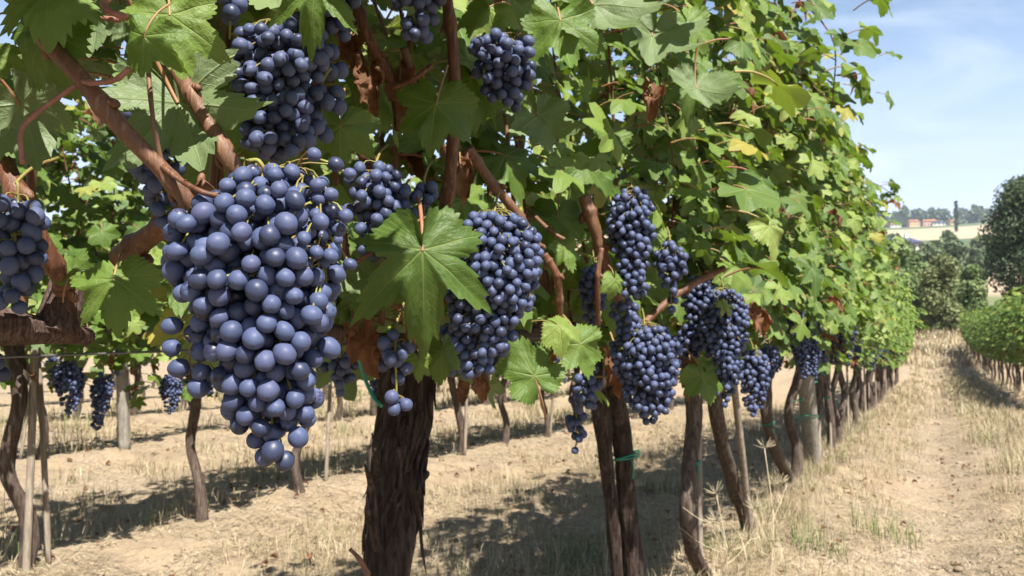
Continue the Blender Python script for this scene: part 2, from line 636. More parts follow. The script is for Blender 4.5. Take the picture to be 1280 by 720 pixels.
def ground_material():
    m, nt = new_mat('dry_clay_ground')
    t = NT(nt)
    geo = t.n('ShaderNodeNewGeometry')
    pos = geo.outputs['Position']
    sx = t.n('ShaderNodeSeparateXYZ')
    nt.links.new(pos, sx.inputs[0])
    X, Y, Z = sx.outputs
    nb = t.noise(pos, 0.9, 5, 0.6)
    nm = t.noise(pos, 7.0, 5, 0.65)
    nf = t.noise(pos, 55.0, 4, 0.7)
    fib = t.noise(t.mapping(pos, (95, 30, 60)), 1.0, 4, 0.7, 1.2)
    clay = t.mix(t.step(nm, 0.3, 0.7), (0.315, 0.240, 0.150), (0.235, 0.174, 0.110))
    clay = t.mix(t.math('MULTIPLY', t.step(nf, 0.42, 0.68), 0.5), clay, (0.365, 0.288, 0.190))
    straw = t.mix(t.step(fib, 0.35, 0.65), (0.150, 0.112, 0.080), (0.385, 0.308, 0.212))
    col = t.mix(t.step(t.math('ADD', nb, t.math('MULTIPLY', nm, 0.35)), 0.55, 0.8), clay, straw)
    col = t.mix(t.math('MULTIPLY', t.step(t.noise(pos, 3.1, 4, 0.6), 0.50, 0.68), 0.60), col, (0.185, 0.138, 0.098))
    vor = t.n('ShaderNodeTexVoronoi', feature='DISTANCE_TO_EDGE')
    nt.links.new(pos, vor.inputs['Vector'])
    vor.inputs['Scale'].default_value = 11
    crack = t.math('MULTIPLY', t.step(vor.outputs['Distance'], 0.05, 0.0), t.step(nm, 0.45, 0.6))
    col = t.mix(t.math('MULTIPLY', crack, 0.15), col, (0.10, 0.075, 0.05))
    h = t.math('ADD', t.math('ADD', t.math('MULTIPLY', nf, 0.5), t.math('MULTIPLY', fib, 0.35)), t.math('MULTIPLY', nm, 1.4))
    trk = t.math('MULTIPLY', t.step(t.math('ABSOLUTE', t.math('SUBTRACT', t.math('ADD', X, t.math('MULTIPLY', nb, 0.25)), 0.16)), 0.34, 0.12), t.step(Y, 70.0, 40.0))
    col = t.mix(t.math('MULTIPLY', trk, 0.55), col, t.mix(t.step(fib, .42, .62), (0.185, 0.142, 0.104), (0.365, 0.295, 0.208)))
    # far country: meadows, crops and a stubble field on the hill
    r2 = t.math('SQRT', t.math('ADD', t.math('MULTIPLY', X, X), t.math('MULTIPLY', Y, Y)))
    rw = t.math('ADD', r2, t.math('MULTIPLY', t.math('SUBTRACT', t.noise(pos, 0.006, 2), 0.5), 170.0))
    k = 1 / 1200.0
    far = t.ramp(t.math('MULTIPLY', rw, k), [(55 * k, (0.30, 0.24, 0.14)), (80 * k, (0.10, 0.13, 0.05)), (140 * k, (0.12, 0.14, 0.06)), (150 * k, (0.32, 0.245, 0.175)), (235 * k, (0.30, 0.235, 0.165)),
                                          (245 * k, (0.055, 0.085, 0.045)), (430 * k, (0.07, 0.10, 0.055)), (440 * k, (0.36, 0.285, 0.19)), (735 * k, (0.33, 0.26, 0.175)), (750 * k, (0.09, 0.12, 0.06)), (1.0, (0.08, 0.10, 0.055))])
    far = t.mix(t.math('MULTIPLY', t.step(t.noise(pos, 0.05, 4), 0.35, 0.7), 0.25), far, (0.16, 0.15, 0.08))
    col = t.mix(t.step(r2, 44.0, 62.0), col, far)
    p = t.pbsdf(col, 0.95, 0.12, t.bump(h, 0.7, 0.03))
    t.out(p.outputs[0])
    return m


M_LEAF = leaf_material()
M_BARK = bark_material('shaggy_vine_bark', (0.011, 0.008, 0.006), (0.046, 0.031, 0.025), (0.140, 0.105, 0.088), 1.0, 1.0)
M_BARK_GREY = bark_material('weathered_vine_bark', (0.034, 0.023, 0.018), (0.105, 0.078, 0.062), (0.20, 0.16, 0.13))
M_CORDON = bark_material('cordon_bark', (0.030, 0.018, 0.014), (0.105, 0.068, 0.055), (0.22, 0.165, 0.14), 2.4, 1.0)
M_CANE = cane_material()
M_GRAPE = grape_material()
M_STEM = simple_mat('grape_stem', (0.20, 0.21, 0.05), 0.6, 0.3, 0.4, 60, (0.15, 0.09, 0.035))
M_POST = bark_material('grey_post_wood', (0.15, 0.135, 0.11), (0.26, 0.24, 0.20), (0.34, 0.32, 0.27), 0.8, 0.4)
M_STAKE = bark_material('stake_wood', (0.16, 0.13, 0.10), (0.28, 0.23, 0.18), (0.40, 0.34, 0.27), 1.0, 0.4)
M_WIRE = simple_mat('steel_wire', (0.09, 0.085, 0.08), 0.5, 0.5)
M_TIE = simple_mat('green_plastic', (0.01, 0.22, 0.13), 0.4, 0.5)
M_STRAW = straw_material()
M_GROUND = ground_material()
M_TRUNK = simple_mat('tree_bark', (0.09, 0.07, 0.055), 0.9, 0.1, 0.4, 20)
M_PINK = simple_mat('pink_tendril', (0.27, 0.12, 0.085), 0.5, 0.35, 0.4, 90)


# ------------------------------------------------------------------ vine leaves
CTRL = [(0, 1.0), (14, .86), (27, .64), (38, .78), (50, .95), (63, .78), (78, .58), (92, .72), (108, .80), (124, .68), (140, .64), (156, .60), (168, .46), (176, .22), (180, .10)]


def leaf_outline(th, rng, teeth, seed_hint=0):
    a = np.abs(np.degrees(th))
    sharp = rng.uniform(.85, 1.5) if abs(seed_hint - 101) > .5 else 1.75
    stretch = rng.uniform(.9, 1.12)
    r = np.interp(a, [c[0] for c in CTRL], [c[1] for c in CTRL])
    r = r * stretch ** np.cos(2 * th)
    body = np.interp(a, [0, 120, 180], [.84, .72, .14])
    r = body + (r - body) * np.where(a < 150, sharp, 1)
    if teeth:
        ph = a / 8.2 + rng.rand() * .3
        saw = 1 - np.abs(((ph % 1) - 0.35) / np.where((ph % 1) < 0.35, 0.35, 0.65))
        r = r * (1 + 0.14 * (saw - 0.5) * np.clip((178 - a) / 20, 0, 1))
    ang = th + 0.0
    r = r * (1 + 0.07 * np.sin(2 * ang + rng.rand() * 6) * rng.rand() + 0.05 * np.sin(3 * ang + rng.rand() * 6))
    return r


def leaf_template(N, rings, seed, teeth=True, dry=False, petiole=True):
    """Local frame: petiole joint at origin, tip +X, upper face +Z, total width about 1."""
    rng = np.random.RandomState(seed)
    th = -math.pi + (np.arange(N) + 0.5) / N * 2 * math.pi
    Rr = leaf_outline(th, rng, teeth, seed)
    ts = np.linspace(0, 1, rings + 1)[1:]
    ts = ts ** 0.85
    x = np.concatenate([[0]] + [Rr * t * np.cos(th) for t in ts])
    y = np.concatenate([[0]] + [Rr * t * np.sin(th) for t in ts])
    E = np.concatenate([[0]] + [np.full(N, t) for t in ts])
    A = np.concatenate([[0]] + [th for t in ts])
    rr = np.hypot(x, y)
    fold = sum(np.maximum(0, 1 - np.abs((A - R_(a) + math.pi) % (2 * math.pi) - math.pi) / 0.42) for a in (0, 50, -50, 106, -106))
    z = -0.085 * fold * rr
    z += -0.28 * rng.uniform(.3, 1.2) * (x - 0.1) ** 2 * np.sign(1) - rng.uniform(-.15, .42) * y ** 2
    z += 0.10 * E ** 2 * np.sin(3 * A + rng.rand() * 6) + 0.075 * E ** 2 * np.sin(5 * A + rng.rand() * 6) + 0.03 * E ** 3 * np.sin(11 * A + rng.rand() * 6)
    if N > 60:                       # puckered between the veins
        z += 0.055 * fbm(np.stack([x, y], -1) * 6.0 + seed, 2, seed) * (1 - .5 * np.minimum(fold, 1)) + .06 * E ** 4 * fbm(np.stack([x, y], -1) * 3.5 + seed * 2, 2, seed + 3)
    V = np.stack([x, y, z], -1)
    if dry:
        k = rng.uniform(2.4, 3.6)
        w = y * k + 0.5 * x
        V = np.stack([x * 0.9, np.sin(w) / k * (1 - .25 * np.abs(x)), (1 - np.cos(w)) / k + z * 1.4 - .5 * x * x * rng.uniform(-.5, 1)], -1)
        V += (np.stack([fbm(V * 4 + 3, 2, seed), fbm(V * 4 + 9, 2, seed + 1), fbm(V * 4 + 5, 2, seed + 2)], -1)) * 0.35
    V *= 0.62
    luv = np.stack([x, y, E], -1)
    tri, quad = [], []
    j = np.arange(N - 1)
    tri.append(np.stack([np.zeros(N - 1, int), 1 + j, 2 + j], -1))
    for q in range(rings - 1):
        a = 1 + q * N
        b = a + N
        quad.append(np.stack([a + j, b + j, b + j + 1, a + j + 1], -1))
    s = Soup()
    s.add(V, [np.concatenate(tri)] + ([np.concatenate(quad)] if quad else []), luv=luv, pet=np.zeros(len(V)))
    pe = PET_END
    if petiole:
        path = smooth_path([(0.01, 0, -.004), (-0.16, 0.015, -0.03), (-0.42, 0.03, -0.16), pe], 7 if N > 30 else 3)
        Vp, F = tube(path, np.linspace(0.013, 0.019, len(path)), 6 if N > 30 else 3, cap=False)
        s.add(Vp, F, luv=np.zeros((len(Vp), 3)), pet=np.ones(len(Vp)))
    V = np.concatenate(s.v)
    return V, [np.concatenate(f) for f in s.f.values()], np.concatenate(s.a['luv']), np.concatenate(s.a['pet'])


PET_END = np.array([-0.62, 0.03, -0.36])
LOD = {
    0: [leaf_template(132, 11, 100 + k) for k in range(8)],
    1: [leaf_template(34, 2, 200 + k) for k in range(6)],
    2: [leaf_template(14, 1, 300 + k, teeth=False, petiole=False) for k in range(5)],
}
DRY = {0: [leaf_template(72, 6, 400 + k, dry=True) for k in range(5)], 1: [leaf_template(26, 3, 450 + k, dry=True) for k in range(3)], 2: [leaf_template(12, 2, 470 + k, dry=True, petiole=False) for k in range(2)]}


def single_leaf_mesh(name, T, dry, rnd=0.0):
    V, F, luv, pet = T
    return make_mesh(name, V, F, [M_LEAF], {'luv': luv, 'pet': pet, 'rnd': np.full(len(V), rnd), 'dry': np.full(len(V), float(dry))})


LEAF_ME = [single_leaf_mesh('leaf', T, 0) for T in LOD[0]]
DRY_ME = [single_leaf_mesh('dry_leaf', T, 1) for T in DRY[0]]


def basis(tip, normal):
    z = np.asarray(normal, float)
    z = z / np.linalg.norm(z)
    x = np.asarray(tip, float)
    x = x - z * (x @ z)
    x = x / (np.linalg.norm(x) + 1e-9)
    y = np.cross(z, x)
    return np.stack([x, y, z], -1)


def leaves_mesh(name, leaves, lod, origin):
    """leaves: list of (pos, R, size, rnd, dry). One mesh."""
    groups = {}
    for L in leaves:
        key = (1, random.randrange(len(DRY[lod]))) if L[4] else (0, random.randrange(len(LOD[lod])))
        groups.setdefault(key, []).append(L)
    s = Soup()
    for (d, k), Ls in groups.items():
        V, F, luv, pet = (DRY if d else LOD)[lod][k]
        n, m = len(V), len(Ls)
        pos = np.array([L[0] for L in Ls])
        R = np.array([L[1] for L in Ls])
        sz = np.array([L[2] for L in Ls])
        rn = np.array([L[3] for L in Ls])
        W = np.einsum('mij,nj->mni', R, V) * sz[:, None, None] + pos[:, None, :]
        offs = (np.arange(m) * n)[:, None, None]
        s.add(W.reshape(-1, 3), [(f[None] + offs).reshape(-1, f.shape[1]) for f in F],
              luv=np.tile(luv, (m, 1)), pet=np.tile(pet, m), rnd=np.repeat(rn, n), dry=np.full(m * n, float(d)))
    return s.mesh(name, [M_LEAF], origin)


# ------------------------------------------------------------------ growth of a vine
def grow(rng, Y0, Y1, z0=1.0, top=2.0, n_canes=9, density=1.0, X=0.0, spread=1.0, n_low=16):
    """Canes from a cordon running Y0..Y1 at height z0 in the plane x = X; returns canes (paths, radii) and leaves."""
    canes, leaves = [], []
    for c in range(n_canes):
        y = Y0 + (Y1 - Y0) * (c + rng.rand()) / n_canes
        side = 1 if rng.rand() < 0.56 else -1
        H = (top - z0) * rng.uniform(0.7, 1.06)
        lean = rng.uniform(-.25, .25)
        bow = side * rng.uniform(0.0, 0.22) * spread
        pts = [np.array([X, y, z0]), np.array([X + bow * .3, y + lean * .2, z0 + H * .3]), np.array([X + bow * .8, y + lean * .6, z0 + H * .68]), np.array([X + bow * 1.2, y + lean, z0 + H])]
        if rng.rand() < 0.55:      # the tip falls over
            pts.append(np.array([X + bow * 1.2 + side * rng.uniform(.05, .22) * spread, y + lean * 1.3, z0 + H * rng.uniform(.78, 1.0)]))
            if rng.rand() < .5:
                pts.append(pts[-1] + np.array([side * rng.uniform(.0, .10) * spread, rng.uniform(-.1, .1), -rng.uniform(.15, .45)]))
        n = 26
        path = smooth_path(pts, n)
        canes.append((path, np.linspace(0.0052, 0.0022, n)))
        nodes = int(18 * density)
        for k in range(nodes):
            f = (k + rng.rand()) / nodes
            i = min(n - 1, int(f * n))
            base = path[i]
            for rep in range(2 if rng.rand() < .72 else 1):
                sd = side if rng.rand() < 0.6 else -side
                if rep:
                    base = base + np.array([sd * rng.uniform(.02, .16) * spread, rng.uniform(-.14, .14), rng.uniform(-.12, .08)])
                leaves.append(place_leaf(rng, base, sd, 0.055 + 0.075 * rng.rand() ** .8 * (1.0 if f < .75 else 0.75)))
    # laterals fill the wall of leaves
    for k in range(int(250 * density)):
        sd = 1 if rng.rand() < .60 else -1
        f = rng.rand()
        base = np.array([X + sd * rng.uniform(.04, .34) * spread * (1 - .35 * f), rng.uniform(Y0, Y1), z0 + .04 + (top - z0 + .06) * f])
        leaves.append(place_leaf(rng, base, sd, 0.045 + 0.07 * rng.rand()))
    # low leaves round the fruit
    for k in range(int(n_low * density)):
        sd = 1 if rng.rand() < .5 else -1
        base = np.array([X + sd * rng.uniform(0, .20) * spread, rng.uniform(Y0, Y1), z0 + rng.uniform(-.08 - min(.2, n_low * .003), .16)])
        leaves.append(place_leaf(rng, base, sd, 0.05 + 0.06 * rng.rand(), dry=rng.rand() < .22))
    return canes, leaves


def place_leaf(rng, node, sd, size, dry=None):
    n = np.array([sd * rng.uniform(.25, 1.0), rng.uniform(-.75, .55), rng.uniform(-.05, .95)]) + SUN * 0.35
    tip = np.array([sd * rng.uniform(-.1, .7), rng.uniform(-.8, .8), -rng.uniform(.35, 1.2)])
    R = basis(tip, n)
    if dry is None:
        dry = rng.rand() < 0.035
    if dry:
        size *= .75
    size *= 1.15
    return [node - R @ PET_END * size, R, size, rng.rand() ** 1.25 * .97, bool(dry)]


def cane_mesh(path, radii, origin, seg=8, nodes=True, seed=0):
    path = np.asarray(path)
    radii = np.array(radii, dtype=float)
    V, F = tube(path, radii, seg)
    s = Soup()
    s.add(V, F, rnd=random.random())
    if seg > 8:
        m = len(path)
        for k, f in enumerate(np.arange(.15, 1.0, .28)):
            i = min(m - 2, int(f * m))
            t_ = path[i + 1] - path[i]
            t_ /= np.linalg.norm(t_) + 1e-9
            sd = np.cross(t_, [0, 1, .3]) * (1 if k % 2 else -1)
            sd /= np.linalg.norm(sd) + 1e-9
            S = SPH_LO[0] * np.array([.45, .45, .8]) * radii[i]
            Rm = basis(np.cross(t_ + sd * .6, sd + .01), t_ + sd * .6)
            s.add(S @ Rm.T + path[i] + sd * radii[i] * 1.05 + t_ * radii[i] * .4, SPH_LO[1], rnd=random.random())
    return s.mesh('cane', [M_CANE], origin)


# ------------------------------------------------------------------ grapes
def sphere(seg, rings, tip=True):
    th = np.linspace(0, 2 * math.pi, seg, endpoint=False)
    ph = np.linspace(0, math.pi, rings + 1)[1:-1]
    V = [[0, 0, 1]] + [[math.sin(p) * math.cos(t), math.sin(p) * math.sin(t), math.cos(p)] for p in ph for t in th] + [[0, 0, -1]]
    V = np.array(V)
    j = np.arange(seg)
    k = (j + 1) % seg
    tri = [np.stack([np.zeros(seg, int), 1 + j, 1 + k], -1)]
    quad = []
    for r in range(rings - 2):
        a = 1 + r * seg
        quad.append(np.stack([a + j, a + seg + j, a + seg + k, a + k], -1))
    a = 1 + (rings - 2) * seg
    tri.append(np.stack([a + j, np.full(seg, len(V) - 1), a + k], -1))
    return V, [np.concatenate(tri), np.concatenate(quad)]


SPH_HI, SPH_MID, SPH_LO = sphere(28, 18), sphere(14, 9), sphere(8, 5)
GRAPE_ME = []
for _k in range(8):
    _r = np.random.RandomState(_k)
    _V = SPH_HI[0].copy()
    _t = -_V[:, 2]
    _V *= 1 + 0.11 * fbm(_V * 1.1 + 5 * _k, 2, _k)[:, None]
    _V[:, 2] *= 1.02 + .008 * _k
    GRAPE_ME.append(make_mesh('grape', _V, SPH_HI[1], [M_GRAPE], {'tip': _t, 'rnd': np.zeros(len(_V))}))


def pack(prof, L, d, rng, fill=0.60, N=None):
    """Berry centres in a hanging body: prof(t) -> (centre_x, half_width, half_depth), t = 0 top, 1 bottom; z runs 0..-L."""
    ts = np.linspace(0, 1, 60)
    pr = np.array([prof(t) for t in ts])
    area = pr[:, 1] * pr[:, 2] * math.pi
    vol = area.mean() * L
    if N is None:
        N = int(fill * vol / (math.pi * d ** 3 / 6))
    cdf = np.cumsum(area)
    cdf /= cdf[-1]
    t = np.interp(rng.rand(N), cdf, ts)
    a = rng.rand(N) * 2 * math.pi
    q = np.sqrt(rng.rand(N))
    cx, hw, hd = [np.interp(t, ts, pr[:, k]) for k in range(3)]
    p = np.stack([cx + np.cos(a) * q * hw, np.sin(a) * q * hd, -t * L], -1)
    for it in range(70):
        df = p[:, None] - p[None]
        ds = np.linalg.norm(df, axis=2) + np.eye(N) * 9
        ov = np.maximum(0, d * 0.93 - ds)
        p = p + (df / ds[..., None] * ov[..., None]).sum(1) * 0.32
        t = np.clip(-p[:, 2] / L, 0, 1)
        p[:, 2] = -t * L
        cx, hw, hd = [np.interp(t, ts, pr[:, k]) for k in range(3)]
        ex, ey = (p[:, 0] - cx) / hw, p[:, 1] / hd
        rad = np.maximum(1, np.hypot(ex, ey))
        p[:, 0] = cx + ex / rad * hw
        p[:, 1] = ey / rad * hd
    return p


def stem_soup(berries, radii, axis, r_ped=0.0009, seg=5, arms=()):
    """Rachis along axis (polyline) plus a short stalk for every berry."""
    s = Soup()
    path = smooth_path(axis, 24)
    V, F = tube(path, np.linspace(0.0017, 0.0010, 24), 7)
    s.add(V, F)
    for arm in arms:
        ap = smooth_path(arm, 12)
        V, F = tube(ap, np.linspace(0.0015, 0.0008, 12), 6)
        s.add(V, F)
        path = np.vstack([path, ap])
    for b, r in zip(berries, radii):
        d = np.linalg.norm(path - b, axis=1) + np.where(path[:, 2] < b[2] - 0.002, 0.02, 0)
        i = int(np.argmin(d))
        a = path[max(0, i - 1)]
        m = (a * .45 + b * .55) + np.array([0, 0, 0.006])
        e = b + (m - b) * min(1, r * .9 / (np.linalg.norm(m - b) + 1e-6))
        V, F = tube(smooth_path([a, m, e], 4), [r_ped * 1.3, r_ped, r_ped, r_ped * 1.7], seg, cap=False)
        s.add(V, F)
    return s


def cone_profile(w, dp=.85, shoulder=1.0, tip=.25, bend=0.0):
    def f(t):
        k = np.interp(t, [0, .12, .32, .7, .92, 1], [.55 * shoulder, .9 * shoulder, 1.0, .68, tip + .16, tip])
        return bend * t * t, w * k, w * k * dp
    return f


def build_cluster(label, top, berries, d, rng, individual=True, yaw=0.0, sizes=None, group=None, axis=None, arms=()):
    """A hanging cluster as a thing: grape parts and a stem."""
    root = thing('grape_cluster', top, label, 'grapes', group)
    root.rotation_euler = (0, 0, yaw)
    N = len(berries)
    rad = d / 2 * (np.ones(N) if sizes is None else sizes) * rng.uniform(0.86, 1.06, N)
    view = np.array([math.sin(-yaw), 0, 0])
    if axis is None:
        zz = np.linspace(0, berries[:, 2].min() * .92, 6)
        cx = [berries[np.argsort(np.abs(berries[:, 2] - z))[:14]].mean(0)[:2] for z in zz]
        axis = [np.array([.004, .06, 0.034]), np.array([.002, .025, 0.020]), np.array([0, .004, 0.004])] + [np.array([c[0] * .8, c[1] * .8, z]) for c, z in zip(cx, zz)]
    link('stem', stem_soup(berries, rad, axis, d * .045, 5, arms).mesh('stem', [M_STEM]), root)
    M = np.array(Matrix.Rotation(yaw, 3, 'Z'))
    W = berries @ M.T + np.asarray(top)
    _, _, dep = project(W)
    order = np.argsort(dep - 0.0)
    # the berries that face the camera come first
    vdir = (CL - W.mean(0))
    vdir /= np.linalg.norm(vdir)
    loc = berries - np.array([0, 0, 0])
    score = (W - W.mean(0)) @ vdir
    # how far a berry stands in front of its neighbours
    hid = np.array([((score > score[i] + d * .4) & (np.linalg.norm((W - W[i]) - np.outer((W - W[i]) @ vdir, vdir), axis=1) < d * .7)).sum() for i in range(N)])
    order = np.argsort(hid * 1.0 - score * 1e-3, kind='stable')
    k_ind = 100 if N > 100 else N
    for q, i in enumerate(order[:k_ind]):
        out = berries[i] - np.array([0, 0, 0])
        o = link('grape', random.choice(GRAPE_ME), root, berries[i], None, None)
        dirv = np.array([berries[i][0] * 1.2, berries[i][1] * 1.2, -0.03 + rng.normal(0, .012)]) + rng.normal(0, .012, 3)
        o.rotation_euler = Vector(-dirv).to_track_quat('Z', 'Y').to_euler()
        o.scale = (rad[i], rad[i] * rng.uniform(.90, 1.04), rad[i] * rng.uniform(.96, 1.10))
    rest = order[k_ind:]
    if len(rest):
        s = Soup()
        for i in rest:
            S = SPH_HI if d > .013 else SPH_MID
            s.add(S[0] * rad[i] + berries[i], S[1], rnd=rng.rand(), tip=-S[0][:, 2])
        kind(link('grapes', s.mesh('grapes', [M_GRAPE]), root), 'stuff')
    return root


def cluster_mesh(rng, L, w, d, lo=True):
    """A whole cluster as one mesh, for places too far to show the berries apart."""
    p = pack(cone_profile(w, .85, rng.uniform(.8, 1.15), .25, rng.uniform(-.02, .02)), L, d, rng, .58)
    s = Soup()
    S = SPH_LO if lo else SPH_MID
    for b in p:
        r = d / 2 * rng.uniform(.88, 1.08)
        s.add(S[0] * r + b, S[1], rnd=rng.rand(), tip=-np.ones(len(S[0])))
    n0 = s.n
    V, F = tube(smooth_path([(0, 0, .05), (0, 0, 0), (0, 0, -L * .5)], 6), [.002] * 6, 5)
    s.add(V, F, rnd=0.0, tip=-np.ones(len(V)))
    me = s.mesh('grape_cluster', [M_GRAPE, M_STEM])
    mi = np.zeros(len(me.polygons), dtype=np.int32)
    # the stalk's faces use the stem material
    first = np.zeros(len(me.polygons), dtype=np.int32)
    me.polygons.foreach_get('loop_start', first)
    vi = np.zeros(len(me.loops), dtype=np.int32)
    me.loops.foreach_get('vertex_index', vi)
    mi[vi[first] >= n0] = 1
    me.polygons.foreach_set('material_index', mi)
    return me


ORD = 'first second third fourth fifth sixth seventh eighth ninth tenth eleventh twelfth thirteenth fourteenth fifteenth sixteenth seventeenth eighteenth nineteenth twentieth'.split()
ORD += ['twenty-' + w for w in ORD[:9]] + ['thirtieth'] + ['thirty-' + w for w in ORD[:9]] + ['fortieth'] + ['forty-' + w for w in ORD[:9]]

# ================================================================== GROUND
def axis_coords(lo, hi, step, far_lo, far_hi, grow_=1.16):
    c = list(np.arange(lo, hi + step / 2, step))
    s, x = step, hi
    while x < far_hi:
        s = min(s * grow_, 60)
        x += s
        c.append(x)
    s, x, pre = step, lo, []
    while x > far_lo:
        s = min(s * grow_, 60)
        x -= s
        pre.append(x)
    return np.array(pre[::-1] + c)


gx = axis_coords(-8.5, 3.2, 0.05, -1500, 1500)
gy = axis_coords(0.3, 14.0, 0.055, -300, 1800, 1.05)
GX, GY = np.meshgrid(gx, gy)
GZ = terrain(GX, GY) + ground_bumps(GX, GY)
gv = np.stack([GX, GY, GZ], -1).reshape(-1, 3)
nx, ny = len(gx), len(gy)
ii = (np.arange(ny - 1)[:, None] * nx + np.arange(nx - 1)[None]).ravel()
ground = kind(link('ground', make_mesh('ground', gv, [np.stack([ii, ii + 1, ii + nx + 1, ii + nx], -1)], [M_GROUND])), 'structure')

# ================================================================== GRAPE CLUSTERS IN THE NEAR ROW
KEEP = []            # (px, py, rx, ry, depth): nothing random may grow in front of these


def keep(px, py, rx, ry, depth):
    KEEP.append((px, py, rx, ry, depth))


def photo_cluster(label, px, py_top, py_bot, w_px, depth, d_px, seed, shoulder=1.0, tip=.25, bend=0.0, fill=.6, dp=.85, individual=True):
    rng = np.random.RandomState(seed)
    top = P(px, py_top, depth)
    L = (py_bot - py_top) / FPX * depth
    w = w_px / 2 / FPX * depth
    d = d_px / FPX * depth
    p = pack(cone_profile(max(w - d * .4, d * .5), dp, shoulder, tip, bend / FPX * depth), L - d * .8, d, rng, fill)
    p[:, 2] -= d * .4
    keep(px + bend * .3, (py_top + py_bot) / 2, w_px / 2 + 4, (py_bot - py_top) / 2 + 4, depth)
    return build_cluster(label, top, p, d, rng, yaw=YAW)


# the great cluster in front
rng = np.random.RandomState(12)
D1 = 0.60
K = D1 / FPX
d1 = 25.8 * K
ytop, ybot = 205, 585
_pt = [(205, 340, 52), (235, 335, 88), (270, 325, 112), (310, 318, 116), (350, 322, 110), (400, 330, 96), (440, 338, 86), (480, 342, 72), (520, 344, 60), (555, 345, 48), (585, 345, 32)]


def prof1(t):
    y = ytop + t * (ybot - ytop)
    cx = np.interp(y, [q[0] for q in _pt], [q[1] for q in _pt])
    hw = np.interp(y, [q[0] for q in _pt], [q[2] for q in _pt])
    hw = max(hw - 12, 13) * K
    return (cx - 335) * K, hw, max(hw * .82, 16 * K)


b1 = pack(prof1, (ybot - ytop - 26) * K, d1 * .97, rng, .70)
b1[:, 2] -= 13 * K
wing = [(-112, -206, .3), (-113, -233, .25), (-104, -258, .2), (-76, -238, .35), (-75, -262, .3), (-80, -282, .2), (-92, -216, -.2), (-60, -215, .2)]
b1 = np.vstack([b1, [[x * K, -y_ * 40 * K, (z + 4) * K] for x, z, y_ in wing]])
shoul = [(62 + 12 * math.sin(7.3 * k) + 14 * (k % 3), -(-8 + 9.5 * k), -.5 + .35 * (k % 4)) for k in range(16)]
b1 = np.vstack([b1, [[x * K, y_ * 40 * K, z * K] for x, z, y_ in shoul]])
d_ = np.linalg.norm(b1[:, None] - b1[None], axis=2) + np.triu(np.ones((len(b1), len(b1)))) * 9
b1 = b1[d_.min(1) > d1 * .62]
sz1 = np.where((b1[:, 0] > 55 * K) & (b1[:, 2] > -130 * K), .74, np.where(b1[:, 2] > -45 * K, .86, 1.0))
ax1 = [np.array([-24, 0, 4]) * K, np.array([-10, 0, 2]) * K, np.array([0, 0, -30]) * K, np.array([-10, 0, -120]) * K, np.array([4, 0, -230]) * K, np.array([10, 0, -350]) * K]
build_cluster('huge sunlit grape cluster with pale blue bloom hanging in front of everything', P(335, ytop, D1), b1, d1, rng, yaw=YAW, sizes=sz1, axis=ax1,
              arms=[[np.array(q) * K for q in ((-6, 0, -8), (30, 0, -6), (62, 2, -40), (72, 4, -95), (74, 4, -130))], [np.array(q) * K for q in ((-8, 0, -150), (-50, -4, -190), (-88, -8, -222), (-92, -8, -262))],
                    [np.array(q) * K for q in ((-8, 0, -10), (-40, 4, -30), (-68, 0, -60))], [np.array(q) * K for q in ((-6, 0, -12), (4, 30, -20), (10, 44, -46))]])
keep(325, 330, 125, 140, D1)
keep(340, 500, 75, 95, D1)
keep(245, 440, 45, 60, D1)

photo_cluster('long shaded grape cluster above the huge sunlit one', 348, 30, 208, 124, .74, 18, 21, 1.2, .55)
photo_cluster('grape cluster with sunlit top berries between two leaves near the top edge', 288, -30, 90, 58, .70, 22, 22, 1.0, .5)
photo_cluster('dark grape cluster touching the top edge behind a leaf, above the long shaded one', 402, -50, 108, 96, .82, 19, 23, 1.1, .5)
photo_cluster('small shaded grape cluster beside the upper right shoulder of the huge one', 402, 104, 182, 74, .78, 19, 24, 1.1, .6)
photo_cluster('shaded grape cluster behind the slanting brown cane', 196, 112, 285, 96, .72, 20.5, 25, .9, .5)
photo_cluster('dark grape cluster at the left edge beside the brown cane', 18, 232, 395, 96, .72, 22, 26, 1.0, .4)
photo_cluster('dark grape cluster below the cordon at the left edge', -8, 425, 500, 50, .9, 20, 27, 1.0, .4)
photo_cluster('dark grape cluster at the top edge beside the pinkish upright cane', 520, -30, 54, 76, .95, 17, 28, 1.0, .5)
photo_cluster('short broad grape cluster hanging high among green leaves', 630, 44, 138, 92, 1.10, 14.5, 29, 1.25, .4)
photo_cluster('shaded grape cluster between the huge one and the big lobed leaf', 470, 205, 325, 92, .98, 15.5, 30, 1.0, .4)
photo_cluster('half hidden grape cluster above the big lobed leaf with a few sunlit berries', 530, 226, 296, 56, 1.0, 16, 31, 1.0, .5)
photo_cluster('large grape cluster with sunlit right side beside the big lobed leaf', 618, 268, 472, 132, 1.02, 13.3, 32, 1.0, .22, bend=-22)
photo_cluster('narrow dark grape cluster in front of the thick trunk with a few pale berries below', 494, 412, 518, 56, .98, 17, 33, .9, .6)
photo_cluster('dark grape cluster deep in the shade under the big lobed leaf', 570, 400, 470, 70, 1.12, 14, 44, 1.0, .5)
photo_cluster('dark grape cluster in the shade of the pinkish upright cane, touching the half hidden one', 500, 250, 345, 60, 1.06, 14.5, 45, 1.0, .5)
photo_cluster('shaded grape cluster behind the lower left side of the huge one', 228, 300, 372, 60, .78, 20, 46, 1.0, .5)
photo_cluster('dark grape cluster hanging beneath the cordon just behind the huge one', 425, 440, 500, 48, 1.25, 12.5, 47, 1.0, .4)
photo_cluster('shaded grape cluster in the dark gap beside the tall sunlit one', 742, 330, 415, 46, 1.75, 10, 48, 1.0, .4)
photo_cluster('small dark grape cluster tucked under leaves above the yellowing leaf', 862, 405, 470, 44, 2.25, 8, 49, 1.0, .4)
